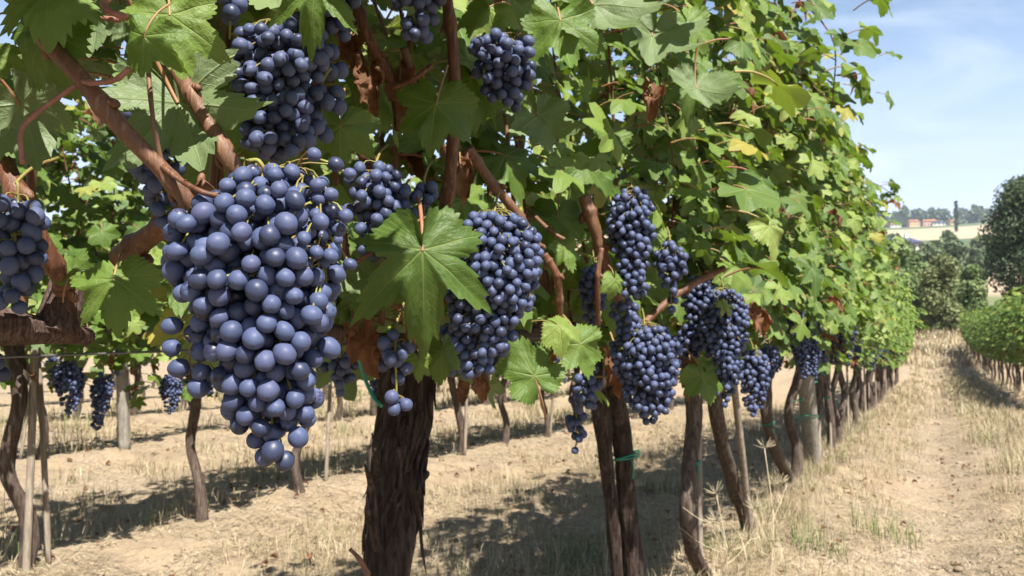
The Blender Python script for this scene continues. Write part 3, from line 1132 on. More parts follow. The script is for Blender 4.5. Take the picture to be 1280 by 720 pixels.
photo_cluster('small grape cluster hanging close behind the large half sunlit one', 664, 335, 395, 34, 1.12, 13, 34, 1.0, .5)
photo_cluster('tall sunlit grape cluster hanging beside the brown cane', 790, 236, 375, 66, 1.55, 10, 35, 1.0, .45)
photo_cluster('dark shaded grape cluster behind the tall sunlit one', 838, 302, 392, 46, 1.66, 10, 36, 1.0, .3)
photo_cluster('shaded grape cluster low between the brown cane and the tall sunlit one', 783, 372, 432, 44, 1.62, 10.5, 37, 1.0, .4)
photo_cluster('broad sunlit grape cluster just above the double trunk', 806, 408, 530, 92, 1.62, 9.8, 38, 1.1, .28, bend=8)
photo_cluster('sunlit grape cluster touching the double trunk at its side', 733, 452, 516, 46, 1.66, 11, 39, 1.1, .5)
photo_cluster('thin dark grape cluster dangling lowest beside the double trunk', 720, 490, 570, 34, 1.70, 11, 40, .9, .5)
photo_cluster('dense sunlit grape cluster above the yellowing leaf', 905, 362, 508, 66, 2.15, 8, 41, 1.0, .3, bend=-4)
photo_cluster('shaded grape cluster just above the dense sunlit one', 875, 345, 432, 54, 2.25, 8, 42, 1.0, .4)
photo_cluster('slim grape cluster hanging beside the dense sunlit one', 942, 438, 521, 44, 2.55, 7.2, 43, 1.0, .25)

# ================================================================== THE NEAR ROW
ROW1 = -0.75
Y_A = -0.05
NEAR_TRUNK_LABELS = {}


def trunk_mesh(pts, radii, seed, seg=30, n=90, mat=None, amp=.24, lump=.20, origin=(0, 0, 0)):
    path = smooth_path(pts, n)
    rr = np.interp(np.linspace(0, 1, n), np.linspace(0, 1, len(radii)), radii)
    V, F = tube(path, rr, seg, bump=bark_bump(seed, 7, 3, amp, lump))
    s = Soup()
    s.add(V, F)
    return s.mesh('trunk', [mat or M_BARK], origin)


def strip_mesh(pts, w, origin, seed, name='bark_strip'):
    path = smooth_path(pts, 14)
    V, F = tube(path, w * np.array([.4, .8, 1, 1, 1, .95, .9, .85, .8, .7, .6, .45, .3, .08]), 6, bump=bark_bump(seed, 3, 6, .2, .3), flat=.3)
    s = Soup()
    s.add(V, F)
    return s.mesh(name, [M_BARK], origin)


LIT = np.array([P(*q) for q in ((150, 385, .74), (190, 360, .74), (120, 400, .74), (225, 60, .60), (235, 110, .6), (335, 20, .62), (280, 150, .66), (75, 375, .82), (50, 410, .85),
                                (260, 260, .58), (330, 240, .58), (400, 250, .6), (250, 330, .58), (330, 330, .56), (400, 330, .58), (340, 430, .57), (300, 400, .57), (345, 540, .6), (235, 430, .6),
                                (645, 300, 1.0), (655, 290, 1.0), (630, 360, 1.0), (600, 70, 1.1), (660, 80, 1.1), (575, 345, .93), (680, 210, 1.28), (790, 290, 1.5), (790, 330, 1.5),
                                (800, 440, 1.58), (810, 490, 1.58), (735, 480, 1.64), (715, 425, 1.25), (275, 15, .68), (395, 15, .66), (500, 510, .96), (528, 265, .9), (740, 60, 1.25))])


def casts_on_lit(L):
    v = L[0] - LIT
    t = v @ SUN
    d = np.linalg.norm(v - t[:, None] * SUN, axis=1)
    return bool(((t > .03) & (d < L[2] * .5 + .012)).any())


def near_vine(label, ybase, Y0, Y1, trunk_specs, seed, n_canes, density, hand_leaves=(), hand_canes=(), cordon=None, ties=(), z0=1.0):
    base = np.array([ROW1, ybase, ground_z(ROW1, ybase) - 0.02])
    root = thing('grapevine', base, label, 'grapevine', 'grapevines along the near row')
    rng = np.random.RandomState(seed)
    for pts, radii, mat in trunk_specs:
        pts = [np.asarray(p) for p in pts]
        gz = ground_z(pts[-1][0], pts[-1][1]) - 0.03
        if pts[-1][2] > gz + .01:
            dn = pts[-1] - pts[-2]
            pts.append(np.array([pts[-1][0] + dn[0] * .2, pts[-1][1] + dn[1] * .2, gz]))
            radii = list(radii) + [radii[-1] * 1.12]
        tr = link('trunk', trunk_mesh(pts, radii, seed + 3, (72 if radii[0] > .05 else 36), (300 if radii[0] > .05 else 130), mat, origin=base), root)
    if cordon is None:
        cordon = [(ROW1, Y0, z0), (ROW1 + .015, (Y0 + ybase) / 2, z0 - .015), (ROW1, ybase, z0 - .04), (ROW1 - .01, (Y1 + ybase) / 2, z0), (ROW1, Y1, z0)]
    nc = 420 if ybase < 1.5 else 120
    cp = smooth_path(cordon, nc)
    V, F = tube(cp, np.interp(np.linspace(0, 1, nc), [0, .5, 1], [.012, .0155 if ybase < .5 else .021, .0085 if ybase < .5 else .012]), 40 if ybase < 1.5 else 20, bump=bark_bump(seed + 5, 12, 4, .26, .16))
    s = Soup()
    s.add(V, F)
    link('cordon', s.mesh('cordon', [M_CORDON], base), root)
    canes, leaves = grow(rng, Y0, Y1, z0, 2.26 if ybase > 2.5 else 2.22, n_canes, density, ROW1, 1.22)
    if ybase < .5:
        for k in range(85):
            leaves.append(place_leaf(rng, np.array([ROW1 + rng.uniform(-.1, .30), rng.uniform(.15, 1.0), rng.uniform(1.34, 1.75)]), 1, .08 + .05 * rng.rand(), False))  # added leaf layer above the view, there to shade the fruit below
    if ybase < .5:
        for q in [(x, y_, .74) for x in (305, 345, 390) for y_ in (50, 95, 140, 185)] + [(x, y_, .72) for x in (5, 35) for y_ in (250, 300, 350, 385)] + [(195, y_, .71) for y_ in (150, 200, 250)] + [(400, y_, .8) for y_ in (10, 60, 130, 160)] + [(470, y_, .96) for y_ in (225, 270)]:
            for t_ in (.15, .2, .25, .3, .36, .42, .5):
                leaves.append(place_leaf(rng, P(*q) + SUN * t_ + rng.normal(0, .02, 3), 1, .09 + .04 * rng.rand(), False))  # added leaves towards the sun from each cluster, placed to keep it in shade
    elif ybase < 1.5:
        for q in [(575, 320, 1.0), (585, 370, 1.0), (595, 420, 1.0), (565, 300, 1.0), (490, 345, .92), (515, 395, .92), (610, 450, 1.0), (620, 115, 1.09), (610, 95, 1.09), (520, 20, .94), (540, 170, .97), (800, 250, 1.52), (835, 345, 1.64)]:
            for t_ in (.12, .2, .3, .42):
                leaves.append(place_leaf(rng, P(*q) + SUN * t_ + rng.normal(0, .02, 3), 1, .075 + .04 * rng.rand(), False))  # more added leaves on the sun's path, shading this vine's fruit and leaves
    leaves = [L for L in leaves if not casts_on_lit(L)]
    # thin out what would stand in front of the fruit and the placed leaves
    kept = []
    for L in leaves:
        px, py, dep = [v[0] for v in project(L[0] + L[1] @ np.array([.2, 0, 0]) * L[2])]
        rp = L[2] * .45 / max(dep, .05) * FPX
        bad = dep < (.62 if py > -25 else .25) and px < 1500
        if dep > 0:
            for kx, ky, rx, ry, kd in KEEP:
                if dep < kd + .04 and ((px - kx) / (rx + rp)) ** 2 + ((py - ky) / (ry + rp)) ** 2 < 1:
                    bad = True
                    break
            if px < 470 and 0 < dep < .84 and py > -60:
                if rng.rand() > (.30 if py < 110 else .03):
                    bad = True
            if px < 235 and py > 130 and dep < 1.7:
                bad = True
        if not bad:
            kept.append(L)
    kc = []
    for path, rad in canes:
        px, py, dep = project(path)
        hit = False
        for kx, ky, rx, ry, kd in KEEP:
            if ((dep < kd) & (((px - kx) / rx) ** 2 + ((py - ky) / ry) ** 2 < .8)).any():
                hit = True
        if not hit and not (dep.min() < .62 and dep.max() > 0):
            kc.append((path, rad))
    for path, rad in kc + list(hand_canes):
        link('cane', cane_mesh(path, rad, base, 10), root)
    P_ = np.array([L[0] for L in kept]) if kept else np.zeros((0, 3))
    px, py, dep = project(P_) if len(kept) else (np.zeros(0),) * 3
    inside = (px > -60) & (px < 1340) & (py > -60) & (py < 780) & (dep > .1)
    size = np.array([L[2] for L in kept]) / np.maximum(dep, .05) * inside
    order = np.argsort(-size)
    n_ind = max(0, 100 - len(hand_leaves))
    for i in order[:n_ind]:
        L = kept[i]
        o = link('dry_leaf' if L[4] else 'leaf', random.choice(DRY_ME if L[4] else LEAF_ME), root)
        o.matrix_local = Matrix.Translation(Vector(L[0] - base)) @ Matrix(L[1].tolist()).to_4x4() @ Matrix.Scale(L[2], 4)
    for nm, me, pos, R, s_ in hand_leaves:
        o = link(nm, me, root)
        o.matrix_local = Matrix.Translation(Vector(np.asarray(pos) - base)) @ Matrix(R.tolist()).to_4x4() @ Matrix.Scale(s_, 4)
    rest = [kept[i] for i in order[n_ind:]]
    if rest:
        kind(link('foliage', leaves_mesh('foliage', rest, 1, base), root), 'stuff')  # on the first two vines this includes the added shading leaves
    return root, base


# leaves that the photograph shows one by one: joint pixel, tip pixel, depth, width in pixels, how the face looks
RGT, UP, BACK = CR[:, 0], CR[:, 1], CR[:, 2]        # view axes, only to read directions off the photograph


def hand_leaf(jx, jy, tx, ty, depth, w_px, tilt=(0.0, 0.0), face=1, tone=.5, seed=0, dry=False, fold=None):
    """face = 1 shows the upper side; tilt leans the face (right, up)."""
    j = P(jx, jy, depth)
    tip = RGT * (tx - jx) - UP * (ty - jy)
    n = (BACK + RGT * tilt[0] + UP * tilt[1]) * face
    R = basis(tip, n)
    s = w_px / FPX * depth / (1.05 if not dry else .8)
    T = (DRY if dry else LOD)[0][seed % (5 if dry else 8)]
    V, F, luv, pet = T
    V = V.copy()
    rf = np.random.RandomState(int(jx * 7 + jy))
    if not dry:                               # every leaf folds and droops in its own way
        fd = rf.uniform(.12, .55) if fold is None else fold
        V[:, 2] -= fd * np.abs(V[:, 1]) * np.clip(V[:, 0] + .5, .1, 1) + rf.uniform(-.2, .5) * np.maximum(V[:, 0], 0) ** 2 * (1 - pet)
        V[:, 2] += .16 * fbm(V[:, :2] * 3.0 + jx, 2, int(jy) % 97 + 1) * (1 - pet) * np.minimum(1, np.hypot(V[:, 0], V[:, 1]) * 4)
    me = make_mesh('dry_leaf' if dry else 'leaf', V, F, [M_LEAF], {'luv': luv, 'pet': pet, 'rnd': np.full(len(V), 0.0), 'dry': np.full(len(V), float(dry))})
    me.attributes['rnd'].data.foreach_set('value', np.full(len(V), 10.0 + tone, dtype=np.float32))
    keep((jx + tx) / 2, (jy + ty) / 2, w_px * .4, w_px * .4, depth)
    return ('dry_leaf' if dry else 'leaf', me, j, R, s)


HL_A = [
    hand_leaf(142, 350, 150, 425, .74, 112, (.15, .5), 1, .5, 0),
    hand_leaf(222, 128, 262, 225, .66, 200, (.1, .35), -1, .3, 1),
    hand_leaf(212, 18, 232, 125, .60, 135, (.25, .35), 1, .6, 2),
    hand_leaf(180, 45, 172, 110, .57, 92, (-.3, .1), 1, .4, 3),
    hand_leaf(25, 130, 52, 195, .66, 150, (.1, -.25), -1, .2, 4),
    hand_leaf(60, 38, 20, 78, .60, 150, (-.2, -.1), 1, .2, 5),
    hand_leaf(112, 10, 128, 60, .68, 120, (.0, -.1), -1, .2, 6),
    hand_leaf(60, -20, 65, 25, .58, 150, (.2, .7), 1, .55, 7),
    hand_leaf(345, -25, 333, 70, .62, 128, (.1, .5), -1, .75, 0),
    hand_leaf(395, -20, 388, 40, .66, 110, (.1, .4), 1, .3, 1),
    hand_leaf(90, 340, 100, 310, .80, 60, (.1, .4), 1, .4, 2),
    hand_leaf(-5, 70, 10, 100, .62, 60, (.2, .3), 1, .6, 3),
    hand_leaf(150, 8, 158, 70, .72, 90, (.0, -.1), -1, .2, 6),
    hand_leaf(190, 155, 200, 215, .80, 110, (.1, .1), -1, .25, 5),
    hand_leaf(0, 160, 15, 190, .76, 70, (.0, .1), 1, .3, 2),
]
HL_B = [
    hand_leaf(528, 312, 534, 425, .93, 178, (.2, .3), 1, .15, 1, fold=.42),
    hand_leaf(470, 358, 462, 400, 1.0, 100, (-.1, .5), -1, .4, 4),
    hand_leaf(545, 130, 535, 210, .98, 108, (.0, .1), 1, .25, 0),
    hand_leaf(672, 145, 682, 238, 1.28, 100, (.2, .5), -1, .4, 2),
    hand_leaf(425, 158, 425, 240, .86, 92, (.1, .0), 1, .3, 3),
    hand_leaf(700, 408, 738, 440, 1.25, 62, (.3, .9), 1, .8, 4),
    hand_leaf(725, 430, 748, 505, 1.42, 76, (.5, .2), 1, .45, 5),
    hand_leaf(552, 440, 556, 520, 1.06, 66, (.3, .2), 1, .25, 6),
    hand_leaf(668, 470, 650, 430, 1.25, 92, (.2, .2), 1, .3, 7),
    hand_leaf(524, 452, 520, 500, 1.04, 42, (.5, .4), 1, .7, 0),
    hand_leaf(740, 5, 770, 90, 1.25, 140, (.15, .45), -1, .3, 1),
    hand_leaf(700, 25, 715, 110, 1.2, 110, (.0, .35), 1, .4, 2),
    hand_leaf(610, 10, 590, 45, 1.1, 78, (.0, .6), 1, .7, 3),
    hand_leaf(455, 425, 470, 500, 1.02, 70, (.1, .2), 1, .5, 0, dry=True),
    hand_leaf(575, 205, 580, 262, 1.12, 60, (.1, .2), 1, .5, 1, dry=True),
    hand_leaf(462, 95, 470, 160, 1.02, 70, (.1, .2), 1, .5, 2, dry=True),
    hand_leaf(500, 100, 505, 165, 1.05, 66, (.1, .2), 1, .5, 3, dry=True),
    hand_leaf(440, 60, 448, 110, 1.05, 60, (.1, .2), 1, .5, 4, dry=True),
    hand_leaf(600, 475, 606, 530, 1.25, 40, (.1, .2), 1, .5, 1, dry=True),
]
HL_C = [
    hand_leaf(815, 45, 790, 130, 1.5, 120, (.2, .5), -1, .35, 3),
    hand_leaf(870, 110, 865, 175, 1.75, 88, (.1, .5), -1, .4, 4),
    hand_leaf(860, 30, 880, 80, 1.8, 80, (.3, .3), 1, .5, 5),
    hand_leaf(770, 455, 774, 530, 1.72, 56, (.1, .2), 1, .5, 2, dry=True),
    hand_leaf(768, 350, 763, 398, 1.5, 40, (.5, .3), 1, .6, 6),
    hand_leaf(812, 120, 808, 158, 1.6, 44, (.2, .2), 1, .5, 4, dry=True),
    hand_leaf(706, 310, 715, 345, 1.4, 46, (.2, .6), 1, .5, 7),
]
HL_D = [
    hand_leaf(878, 470, 892, 530, 2.1, 62, (.2, .3), 1, .45, 5),
    hand_leaf(862, 465, 858, 520, 2.15, 46, (.1, .2), 1, .5, 3, dry=True),
    hand_leaf(945, 395, 962, 430, 2.4, 42, (.2, .2), 1, .5, 0, dry=True),
    hand_leaf(905, 380, 915, 398, 2.05, 26, (.2, .7), 1, .9, 1),
]


def px0(pts):
    return pts[0][0] * .13


def hcane(pts, r_px, depth0, n=40, taper=1.0):
    """Cane through photo pixels (px, py, depth)."""
    w = [P(*p) for p in pts]
    path = smooth_path(w, n)
    r = np.linspace(r_px, r_px * taper, n) / FPX * depth0
    # swollen nodes
    for k in np.arange(.15, 1.0, .28):
        r = r * (1 + .30 * np.exp(-((np.linspace(0, 1, n) - k) / .028) ** 2))
    r = r * (1 + .05 * np.sin(np.linspace(0, 9, n) + px0(pts)))
    return path, r


HC_A = [
    hcane([(30, 5, .62), (62, 55, .60), (103, 100, .59), (150, 158, .585), (205, 215, .59), (246, 268, .60), (262, 300, .66)], 10.5, .6),
    hcane([(196, 40, .72), (214, 75, .68), (236, 112, .66), (258, 150, .655), (292, 210, .65), (300, 240, .68)], 10.5, .65, 30),
    hcane([(-20, 130, .80), (2, 195, .78), (30, 262, .77), (72, 340, .80), (80, 360, .82)], 12, .78),
    hcane([(150, 322, .80), (190, 293, .76), (228, 266, .72), (262, 230, .72)], 15, .76, 20, .7),
    hcane([(184, 60, .615), (187, 108, .60), (193, 160, .585), (203, 208, .59)], 3.0, .58, 16),
    hcane([(203, 208, .585), (225, 225, .58), (262, 243, .57), (320, 250, .60)], 3.4, .58, 16),
    hcane([(2, 330, .76), (22, 345, .74), (37, 312, .73), (42, 300, .73)], 2.0, .74, 14),
]
HC_B = [
    hcane([(556, -20, 1.04), (566, 60, 1.04), (568, 140, 1.05), (557, 262, 1.08), (530, 400, 1.2)], 7.5, 1.05),
    hcane([(585, 185, 1.2), (610, 222, 1.22), (645, 266, 1.24), (672, 310, 1.3)], 6.5, 1.2),
    hcane([(440, -10, 1.02), (462, 50, 1.02), (490, 105, 1.05), (500, 160, 1.1)], 6.5, 1.02),
    hcane([(505, 60, 1.05), (520, 110, 1.08), (560, 200, 1.15)], 5, 1.05),
    hcane([(680, 318, 1.25), (697, 350, 1.26), (699, 412, 1.3)], 5, 1.25),
    hcane([(436, 165, 1.0), (462, 205, 1.0), (520, 300, 1.1)], 7, 1.0),
    hcane([(560, 265, .96), (520, 278, .95), (455, 322, .94), (430, 335, .98)], 2.6, .95, 20),
    hcane([(490, 110, .98), (515, 100, .97), (540, 82, .97)], 3, .97, 14),
]
HC_C = [
    hcane([(730, 245, 1.55), (745, 290, 1.56), (762, 345, 1.6), (778, 380, 1.7)], 8, 1.55),
    hcane([(752, 310, 1.45), (747, 350, 1.45), (748, 405, 1.5)], 3.4, 1.45, 20),
    hcane([(660, 262, 1.5), (690, 290, 1.45), (722, 308, 1.45)], 2.6, 1.45, 20),
    hcane([(905, 335, 2.0), (850, 365, 1.95), (800, 408, 1.9)], 4.5, 1.9, 20),
]

T = lambda px, py, X=ROW1: on_plane(px, py, X)
wA, bA = near_vine('grapevine at the left edge, brown canes rising from a cut cordon spur', Y_A, -.5, .52,
                   [([(ROW1, Y_A, .97), (ROW1 + .01, Y_A - .02, .5), (ROW1, Y_A, .0)], [.036, .038, .045], M_BARK)], 51, 9, 1.25, HL_A, HC_A,
                   cordon=[(ROW1 - .02, -.5, 1.0), (ROW1, Y_A, .97), T(-60, 412), T(20, 412), T(75, 415), T(112, 422)])
# the cut spur with flaking bark at the end of the arm
s = Soup()
V, F = tube(smooth_path([T(66, 415), T(72, 395), T(80, 372), T(88, 346)], 80), np.interp(np.linspace(0, 1, 80), [0, .3, .8, 1], [.023, .0185, .0165, .0155]), 44, bump=bark_bump(77, 12, 5, .30, .18))
s.add(V, F)
link('spur', s.mesh('spur', [M_CORDON], bA), wA)
for pts, rp in (([(104, 102, .585), (120, 104, .575), (143, 100, .57), (150, 96, .57), (162, 86, .57)], 3.6), ([(100, 104, .59), (72, 122, .585), (34, 152, .58), (26, 172, .58), (29, 205, .58)], 3.2),
                ([(150, 25, .60), (122, 22, .60), (100, 20, .61)], 3.6), ([(160, 22, .58), (138, 15, .58), (130, 6, .585), (140, -4, .59)], 4.2)):
    path, r = hcane(pts, rp, .58, 24)
    V, F = tube(path, r, 8)
    s = Soup()
    s.add(V, F)
    link('tendril', s.mesh('tendril', [M_PINK], bA), wA)

wB, bB = near_vine('thick dark grapevine with shaggy peeling bark beside the huge cluster', 1.15, .45, 1.70,
                   [([T(512, 420), T(509, 470), T(509, 520), T(495, 590), T(492, 660), T(483, 730), T(486, 850)], [.062, .047, .043, .0355, .039, .034, .038], M_BARK)], 52, 12, 1.35, HL_B, HC_B,
                   cordon=[T(395, 415), T(430, 418), T(470, 430), T(512, 432), T(590, 425), T(660, 420), (ROW1, 1.78, 1.0)])
trB = [c for c in wB.children if c.name.startswith('trunk')][0]
for k, pts in enumerate((
        [T(470, 690, -.715), T(466, 640, -.712), T(463, 605, -.71), T(455, 578, -.705)],
        [T(474, 600, -.71), T(471, 575, -.70), T(466, 560, -.70)],
        [T(466, 560, -.72), T(474, 535, -.715), T(480, 505, -.715)],
        [T(511, 590, -.70), T(516, 615, -.695), T(523, 640, -.69), T(526, 652, -.685)],
        [T(524, 560, -.72), T(527, 600, -.71), T(529, 660, -.70)],
        [T(525, 640, -.70), T(527, 680, -.70), T(533, 720, -.69)],
        [T(464, 660, -.715), T(460, 640, -.71), T(459, 622, -.708)])):
    link('bark_strip', strip_mesh([p - bB for p in pts][::1 if k else 1], (.010, .006, .006, .009, .005, .0035, .005)[k], (0, 0, 0), 60 + k), trB)
rs = np.random.RandomState(5)
tp = smooth_path([T(512, 440), T(508, 470), T(507, 520), T(497, 590), T(489, 660), T(484, 730)], 200)
for k in range(34):                      # loose fibres of bark all round the trunk
    i0 = rs.randint(5, 150)
    ln = rs.randint(18, 48)
    ang = rs.uniform(-2.6, .6)
    rad_ = np.interp(i0, [0, 60, 120, 199], [.047, .041, .037, .037])
    dr = np.array([math.cos(ang), math.sin(ang), 0])
    side_ = np.array([-math.sin(ang), math.cos(ang), 0])
    lift = rs.uniform(.002, .014)
    w_ = rs.uniform(-.02, .02)
    q = [tp[min(199, i0 + int(ln * f))] + dr * (rad_ + .001 + lift * (abs(f - rs.choice([0, 1])) ** 3)) + side_ * w_ * f for f in (0, .33, .66, 1)]
    link('bark_strip', strip_mesh([p - bB for p in q], rs.uniform(.003, .008), (0, 0, 0), 80 + k), trB)
# twig near the foot
path, r = hcane([(452, 745, 1.25), (460, 722, 1.25), (450, 700, 1.24), (437, 686, 1.24)], 4, 1.25, 20, .6)
link('cane', cane_mesh(path, r, bB, 8), wB)

wC, bC = near_vine('grapevine with two slim stems bound by a green tie', 2.27, 1.70, 2.72,
                   [([T(752, 440), T(752, 500), T(757, 570), T(765, 640), T(771, 720), T(774, 790)], [.034, .027, .020, .017, .017, .019], M_BARK),
                    ([T(766, 480, -.72), T(776, 530, -.72), T(781, 590, -.72), T(787, 660, -.72), T(791, 720, -.72), T(796, 800, -.72)], [.026, .025, .026, .028, .029, .03], M_BARK)], 53, 10, 1.2, HL_C, HC_C)
wD, bD = near_vine('grapevine with dark trunk curving at its pale foot below a yellowing leaf', 3.07, 2.72, 3.52,
                   [([T(868, 470), T(867, 530), T(862, 590), T(859, 640), T(866, 688), T(884, 722), T(900, 745)], [.036, .031, .028, .026, .027, .030, .034], M_BARK_GREY)], 54, 9, 1.35, HL_D)
wE, bE = near_vine('grapevine with pale slanting trunk crossing behind a thin stake', 3.93, 3.52, 4.35,
                   [([T(893, 480), T(897, 525), T(912, 590), T(930, 645), T(946, 690)], [.030, .030, .028, .029, .035], M_BARK_GREY)], 55, 9, 1.35)
wF, bF = near_vine('grapevine with trunk bending at a knotty knee above its foot', 4.9, 4.35, 5.3,
                   [([T(958, 470), T(959, 520), T(966, 555), T(980, 585), T(984, 603), T(980, 622)], [.032, .029, .028, .034, .030, .032], M_BARK_GREY)], 56, 9, 1.35)


def post(px_top, py_top, px_bot, py_bot, X, r, label, name='vineyard_post', mat=None, top_z=None):
    a, b = on_plane(px_top, py_top, X), on_plane(px_bot, py_bot, X)
    b[2] = ground_z(b[0], b[1]) - .05
    if top_z:
        a = b + (a - b) * ((top_z - b[2]) / (a[2] - b[2]))
    path = smooth_path([b, (a * .5 + b * .5) + np.array([.004, .004, 0]), a], 20)
    V, F = tube(path, np.linspace(r * 1.05, r, 20), 16, bump=bark_bump(int(px_top), 4, 2, .05, .06))
    s = Soup()
    s.add(V, F)
    return tag(link(name, s.mesh(name, [mat or M_POST], b), None, b), label, 'stake' if r < .03 else 'post', 'posts and stakes of the vine rows')


post(1007, 480, 1017, 600, ROW1, .055, 'stout pale grey wooden post standing in the near row', top_z=1.75)
post(917, 490, 940, 655, ROW1 + .05, .014, 'thin weathered stake leaning beside the pale slanting trunk', 'vine_stake', M_STAKE, top_z=1.25)
post(872, 540, 876, 745, ROW1 - .05, .010, 'thin pale stake beside the trunk that curves at its foot', 'vine_stake', M_STAKE, top_z=1.1)


def tie(center, r, label, tilt=.1, tail=True):
    c = np.asarray(center)
    s = Soup()
    for dz in (0, .012):
        a = np.linspace(0, 2 * math.pi, 24, endpoint=False)
        ring = np.stack([c[0] + r * np.cos(a), c[1] + r * np.sin(a), c[2] + dz * np.cos(a) * .8 + tilt * r * np.sin(a + 1)], -1)
        V, F = tube(np.vstack([ring, ring[:2]]), .0024, 5, cap=False)
        s.add(V, F)
    if tail:
        p0 = c + np.array([r * .8, -r * .6, 0])
        V, F = tube(smooth_path([p0, p0 + np.array([.008, -.006, -.02]), p0 + np.array([.004, .0, -.05])], 8), .0024, 5)
        s.add(V, F)
    return tag(link('plant_tie', s.mesh('plant_tie', [M_TIE], c), None, c), label, 'plant tie', 'green ties on the trunks')


tie((T(757, 570) + T(779, 570)) / 2 + np.array([.012, 0, 0]), .054, 'green plastic tie looped round the double stems')
tie(T(864, 580), .033, 'green tie round the dark trunk that curves at its foot')
tie(T(960, 530), .032, 'green tie high on the trunk with the knotty knee')
tie(T(1006, 522), .085, 'green tie holding a trunk to the stout grey post', tail=False)
c = P(467, 510, 1.2)
s = Soup()
V, F = tube(smooth_path([P(447, 440, 1.2), P(455, 470, 1.2), P(466, 495, 1.19), P(477, 508, 1.18)], 14), .0028, 6)
s.add(V, F)
tag(link('plant_tie', s.mesh('plant_tie', [M_TIE], c), None, c), 'loose green tie end dangling beside the thick dark trunk', 'plant tie', 'green ties on the trunks')


# ---------------- generic vines, copied along the rows
def proto_parts(seed, lod, n_leaf_density, bark, top=1.95, lean=0.0):
    """Meshes of a vine whose base is at the origin and whose row runs along y."""
    rng = np.random.RandomState(seed)
    o = np.zeros(3)
    h = .94
    j = lambda a: rng.uniform(-a, a)
    pts = [(j(.03), j(.04), h), (j(.04) + .01, lean * .3 + j(.03), h * .75), (j(.05), lean * .6 + j(.05), h * .45), (j(.04), lean * .9 + j(.04), h * .2), (0, lean, -.05)]
    rad = [.036, .030, .028, .030, .036]
    trunk = trunk_mesh(pts, np.array(rad) * rng.uniform(.85, 1.15), seed, 16, 40, bark)
    cp = smooth_path([(j(.03), -.42, 1.0), (j(.03), -.2, .97), (pts[0][0], pts[0][1], .94), (j(.03), .2, .98), (j(.03), .42, 1.0)], 30)
    s = Soup()
    V, F = tube(cp, np.interp(np.linspace(0, 1, 30), [0, .5, 1], [.012, .02, .012]), 10, bump=bark_bump(seed + 1, 5, 3, .12, .2))
    s.add(V, F)
    cord = s.mesh('cordon', [M_CORDON])
    canes, leaves = grow(rng, -.45, .45, 1.0, top, 9, n_leaf_density, 0.0, 1.25, 75)
    cm = [cane_mesh(p[::2], r[::2], o, 5) for p, r in canes]
    fol = leaves_mesh('foliage', leaves, lod, o)
    return trunk, cord, cm, fol


PROTO_NEAR = [proto_parts(500 + k, 1, 1.0, M_BARK_GREY, 2.14, (.10, -.12, .05, -.03, .16)[k]) for k in range(5)]
PROTO_FAR = [proto_parts(600 + k, 2, .95, M_BARK_GREY, 2.02, (.12, -.08, .02, .18)[k]) for k in range(4)]


def put_vine(proto, x, y, label, group, rz=0.0, sc=1.0, n_canes=9):
    z = ground_z(x, y)
    root = thing('grapevine', (x, y, z), label, 'grapevine', group)
    root.rotation_euler = (0, 0, rz)
    root.scale = (sc * random.uniform(.93, 1.07), 1.0, sc)
    trunk, cord, cm, fol = proto
    link('trunk', trunk, root)
    link('cordon', cord, root)
    for c_ in cm[:n_canes]:
        link('cane', c_, root)
    kind(link('foliage', fol, root), 'stuff')
    return root


CL_NEAR = [cluster_mesh(np.random.RandomState(700 + k), (.20, .17, .23, .15, .19)[k], (.043, .05, .04, .045, .038)[k], .0155, False) for k in range(5)]
CL_FAR = [cluster_mesh(np.random.RandomState(720 + k), (.20, .17, .23)[k], (.045, .05, .04)[k], .017, True) for k in range(3)]


def put_cluster(meshes, pos, label, group, sc=1.0):
    o = link('grape_cluster', random.choice(meshes), None, pos, (random.uniform(-.08, .08), random.uniform(-.08, .08), random.uniform(0, 6.28)), sc * 1.1)
    return tag(o, label, 'grapes', group)


def hang(meshes, x, y, n, whose, rng, side=None, sc=1.0, low=0.0):
    """n clusters under a vine's cordon, told apart by where along the vine they hang."""
    place = {1: ['at its middle'], 2: ['at its near end', 'at its far end'], 3: ['at its near end', 'at its middle', 'at its far end'],
             4: ['at its near end', 'just before its trunk', 'just beyond its trunk', 'at its far end']}[n]
    for k in range(n):
        yy = y + (-.34 + .68 * (k + .5) / n) + rng.uniform(-.04, .04)
        sd = side if side is not None and rng.rand() < .75 else rng.choice([-1, 1])
        put_cluster(meshes, (x + sd * rng.uniform(.06, .20), yy, ground_z(x, y) + rng.uniform(.80, 1.06) - low), f'dark grape cluster on {whose}, {place[k]}', 'grape clusters along the rows', sc * rng.uniform(.8, 1.15))


rng = np.random.RandomState(91)
